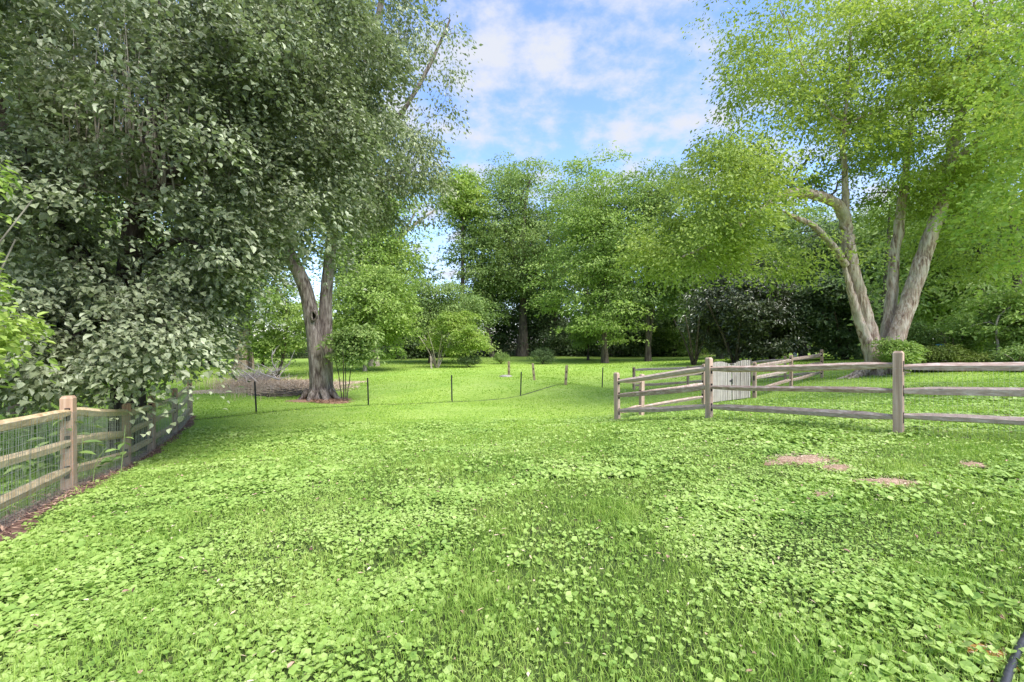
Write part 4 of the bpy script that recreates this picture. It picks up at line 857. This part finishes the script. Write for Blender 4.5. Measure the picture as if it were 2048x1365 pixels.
tag(mb.build('fallen_branches',M_barkG,None,smooth=True,origin=tuple(c)),'dark fallen sticks lying left of the forked tree base','branches')

# ------------------------------------------------------------------ right-hand garden bed
def shrub(name,label,px,Y,x0,x1,y0,y1,leaf,seed,n=4000,ls=0.09,**k):
    return bgtree(name,label,'shrub',px,Y,(x0,x1,y0,y1),0.035,leaf,M_barkG,seed,n=n,lsize=ls,per=14,crad=0.2,multi=5,twigs=15,shell=0.6,hole=0.6,nl=6,**k)
shrub('round_shrub','bright green shrub just right of the four-stemmed tree base',1798,16.2,1765,1830,676,728,L_fresh,301,3200,0.085)
shrub('juniper_shrub','low olive juniper spreading behind the nearest fence, right of its tall post',1870,17.0,1795,1965,690,748,L_juni,302,9000,0.075,depth=1.6)
shrub('green_shrub','loose green shrub climbing beside the brick pillar',1905,19,1890,1960,640,725,L_fresh,303,5000,0.085)
shrub('dark_shrub','dark evergreen shrub between the brick pillar and the strappy plants',1955,20.5,1915,1990,640,728,L_dark,304,5500,0.085)
shrub('green_shrub','mid green shrub left of the brick pillar',1845,19.5,1805,1875,640,725,L_mid,305,5000,0.085)
shrub('low_shrub','low leafy plants at the right edge beside the strappy clump',2035,15.5,2000,2110,690,738,L_mid,306,3000,0.075)
mb=MB(); r=np.random.default_rng(19)
for px,Y in ((1965,16.8),(1985,16.3),(2008,16.8)):
    c=gp(px,Y)
    for q in range(60):
        a=r.uniform(0,6.28); ln=r.uniform(0.35,0.65); o=r.uniform(0.15,0.45); P=smooth_path([c+np.array([r.normal(0,.08),r.normal(0,.08),0]),c+np.array([o*.4*math.cos(a),o*.4*math.sin(a),ln*0.8]),c+np.array([o*math.cos(a),o*math.sin(a),ln*r.uniform(0.5,0.95)])],6)
        S=nrm(np.cross(P[-1]-P[0],[0,0,1.0])); W=np.array([0.012,0.016,0.016,0.013,0.008,0.001]); V=np.stack([P-S*W[:,None],P+S*W[:,None]],1).reshape(-1,3); i=np.arange(5)*2; mb.add(V,np.stack([i,i+1,i+3,i+2],1))
tag(mb.build('strappy_plants',L_strap,None,origin=tuple(gp(1985,16.5))),'clump of grey-green strap-leaved plants behind the top rail at right','plant')
# brick pillar with blue pot
p=gp(1880,18.5); mb=MB(); M_brick=plain('terracotta',(0.26,0.085,0.035),(0.42,0.16,0.07),14,0.8)
root=empty('brick_pillar',tuple(p)); tag(root,'short orange brick pillar standing among the shrubs, under a blue pot','pillar')
for k in range(11): box(mb,(p[0],p[1],p[2]+k*0.072),(0.34-0.012*(k%2),0.34-0.012*(k%2),0.064),0.2,0); box(mb,(p[0],p[1],p[2]+k*0.072+0.064),(0.31,0.31,0.008),0.2,1)
mb.build('brickwork',[M_brick,plain('mortar',(0.2,0.18,0.15),(0.3,0.28,0.25))],root)
mb=MB(); pz=p[2]+0.80; u=np.array([(0.085,0),(0.12,0.06),(0.15,0.16),(0.155,0.22),(0.135,0.225),(0.12,0.12)]); tube(mb,[(p[0],p[1],pz+z) for _,z in u],[q for q,_ in u],14)
tag(mb.build('flower_pot',plain('blue_glaze',(0.02,0.10,0.16),(0.05,0.20,0.28),6,0.25),None,smooth=True,origin=(p[0],p[1],pz)),'blue glazed pot sitting on the orange brick pillar','pot')
p=gp(1923,16.5); mb=MB(); u=np.array([(0.075,0),(0.10,0.08),(0.115,0.17),(0.13,0.175),(0.13,0.21),(0.11,0.21),(0.10,0.15)]); tube(mb,[(p[0],p[1],p[2]+z+0.2) for _,z in u],[q for q,_ in u],14)
box(mb,(p[0],p[1],p[2]-0.02),(0.3,0.22,0.22),0.3)
tag(mb.build('flower_pot',M_brick,None,smooth=False,origin=tuple(p)),'small terracotta pot at the end of the low juniper','pot')
# narrow white board
p=gp(1590,41); root=empty('white_board',tuple(p)); tag(root,'narrow white board standing on the lawn beside the dark trunk','board')
mb=MB(); box(mb,(p[0],p[1],p[2]+0.15),(0.36,0.04,1.35),0.1,0,bev=0.02); mb.build('panel',plain('white_paint',(0.55,0.6,0.66),(0.72,0.76,0.8),3,0.5),root)
for s in (-1,1):
    mb=MB(); box(mb,(p[0]+s*0.15,p[1]+0.04,p[2]-0.05),(0.04,0.04,1.3),0.1); mb.build('leg',M_oldpost,root)
# black pipe at the lower right corner
mb=MB(); pts=[]
for px,py in ((2140,1190),(2085,1235),(2050,1285),(2025,1335),(2012,1372),(1995,1440)):
    Y=2.3
    for _ in range(8): Y=F*(CZ-h1((px-CX)/F*Y,Y)-0.035)/(py-CY)
    x=(px-CX)/F*Y; pts.append((x,Y,h1(x,Y)+0.055))
P=smooth_path(pts,60); tube(mb,P,0.015+0.0012*(np.arange(60)%2),8)
tag(mb.build('black_pipe',M_hose,None,smooth=True,origin=tuple(P[30])),'black plastic pipe lying in the leaves at the lower right corner','pipe')
# broad weeds behind the left fence
mb=MB(); r=np.random.default_rng(20); c=gp(60,6.2)
for q in range(16):
    a=r.uniform(0,6.28); s=np.array([c[0]+r.uniform(-.5,.8),c[1]+r.uniform(-.4,.6),0]); s[2]=h1(s[0],s[1]); t_=s+np.array([0.15*math.cos(a),0.15*math.sin(a),r.uniform(0.3,1.0)]); tube(mb,smooth_path([s,(s+t_)/2+r.normal(0,.03,3),t_],6),np.linspace(0.007,0.003,6),4)
    n=7; k=r.uniform(0.3,1,n)[:,None]; P=s*(1-k)+t_*k; a=r.uniform(0,6.28,n); leaves(mb,P,np.c_[np.cos(a),np.sin(a),r.normal(0,.2,n)],np.c_[r.normal(0,.3,(n,2)),np.ones(n)],r.uniform(0.12,0.24,n),r.uniform(0.06,0.10,n),0.2,'oval',0.15)
tag(mb.build('broad_leaved_weed',L_mid,None,origin=tuple(c)),'broad-leaved weeds growing behind the wire at the left edge','weed')
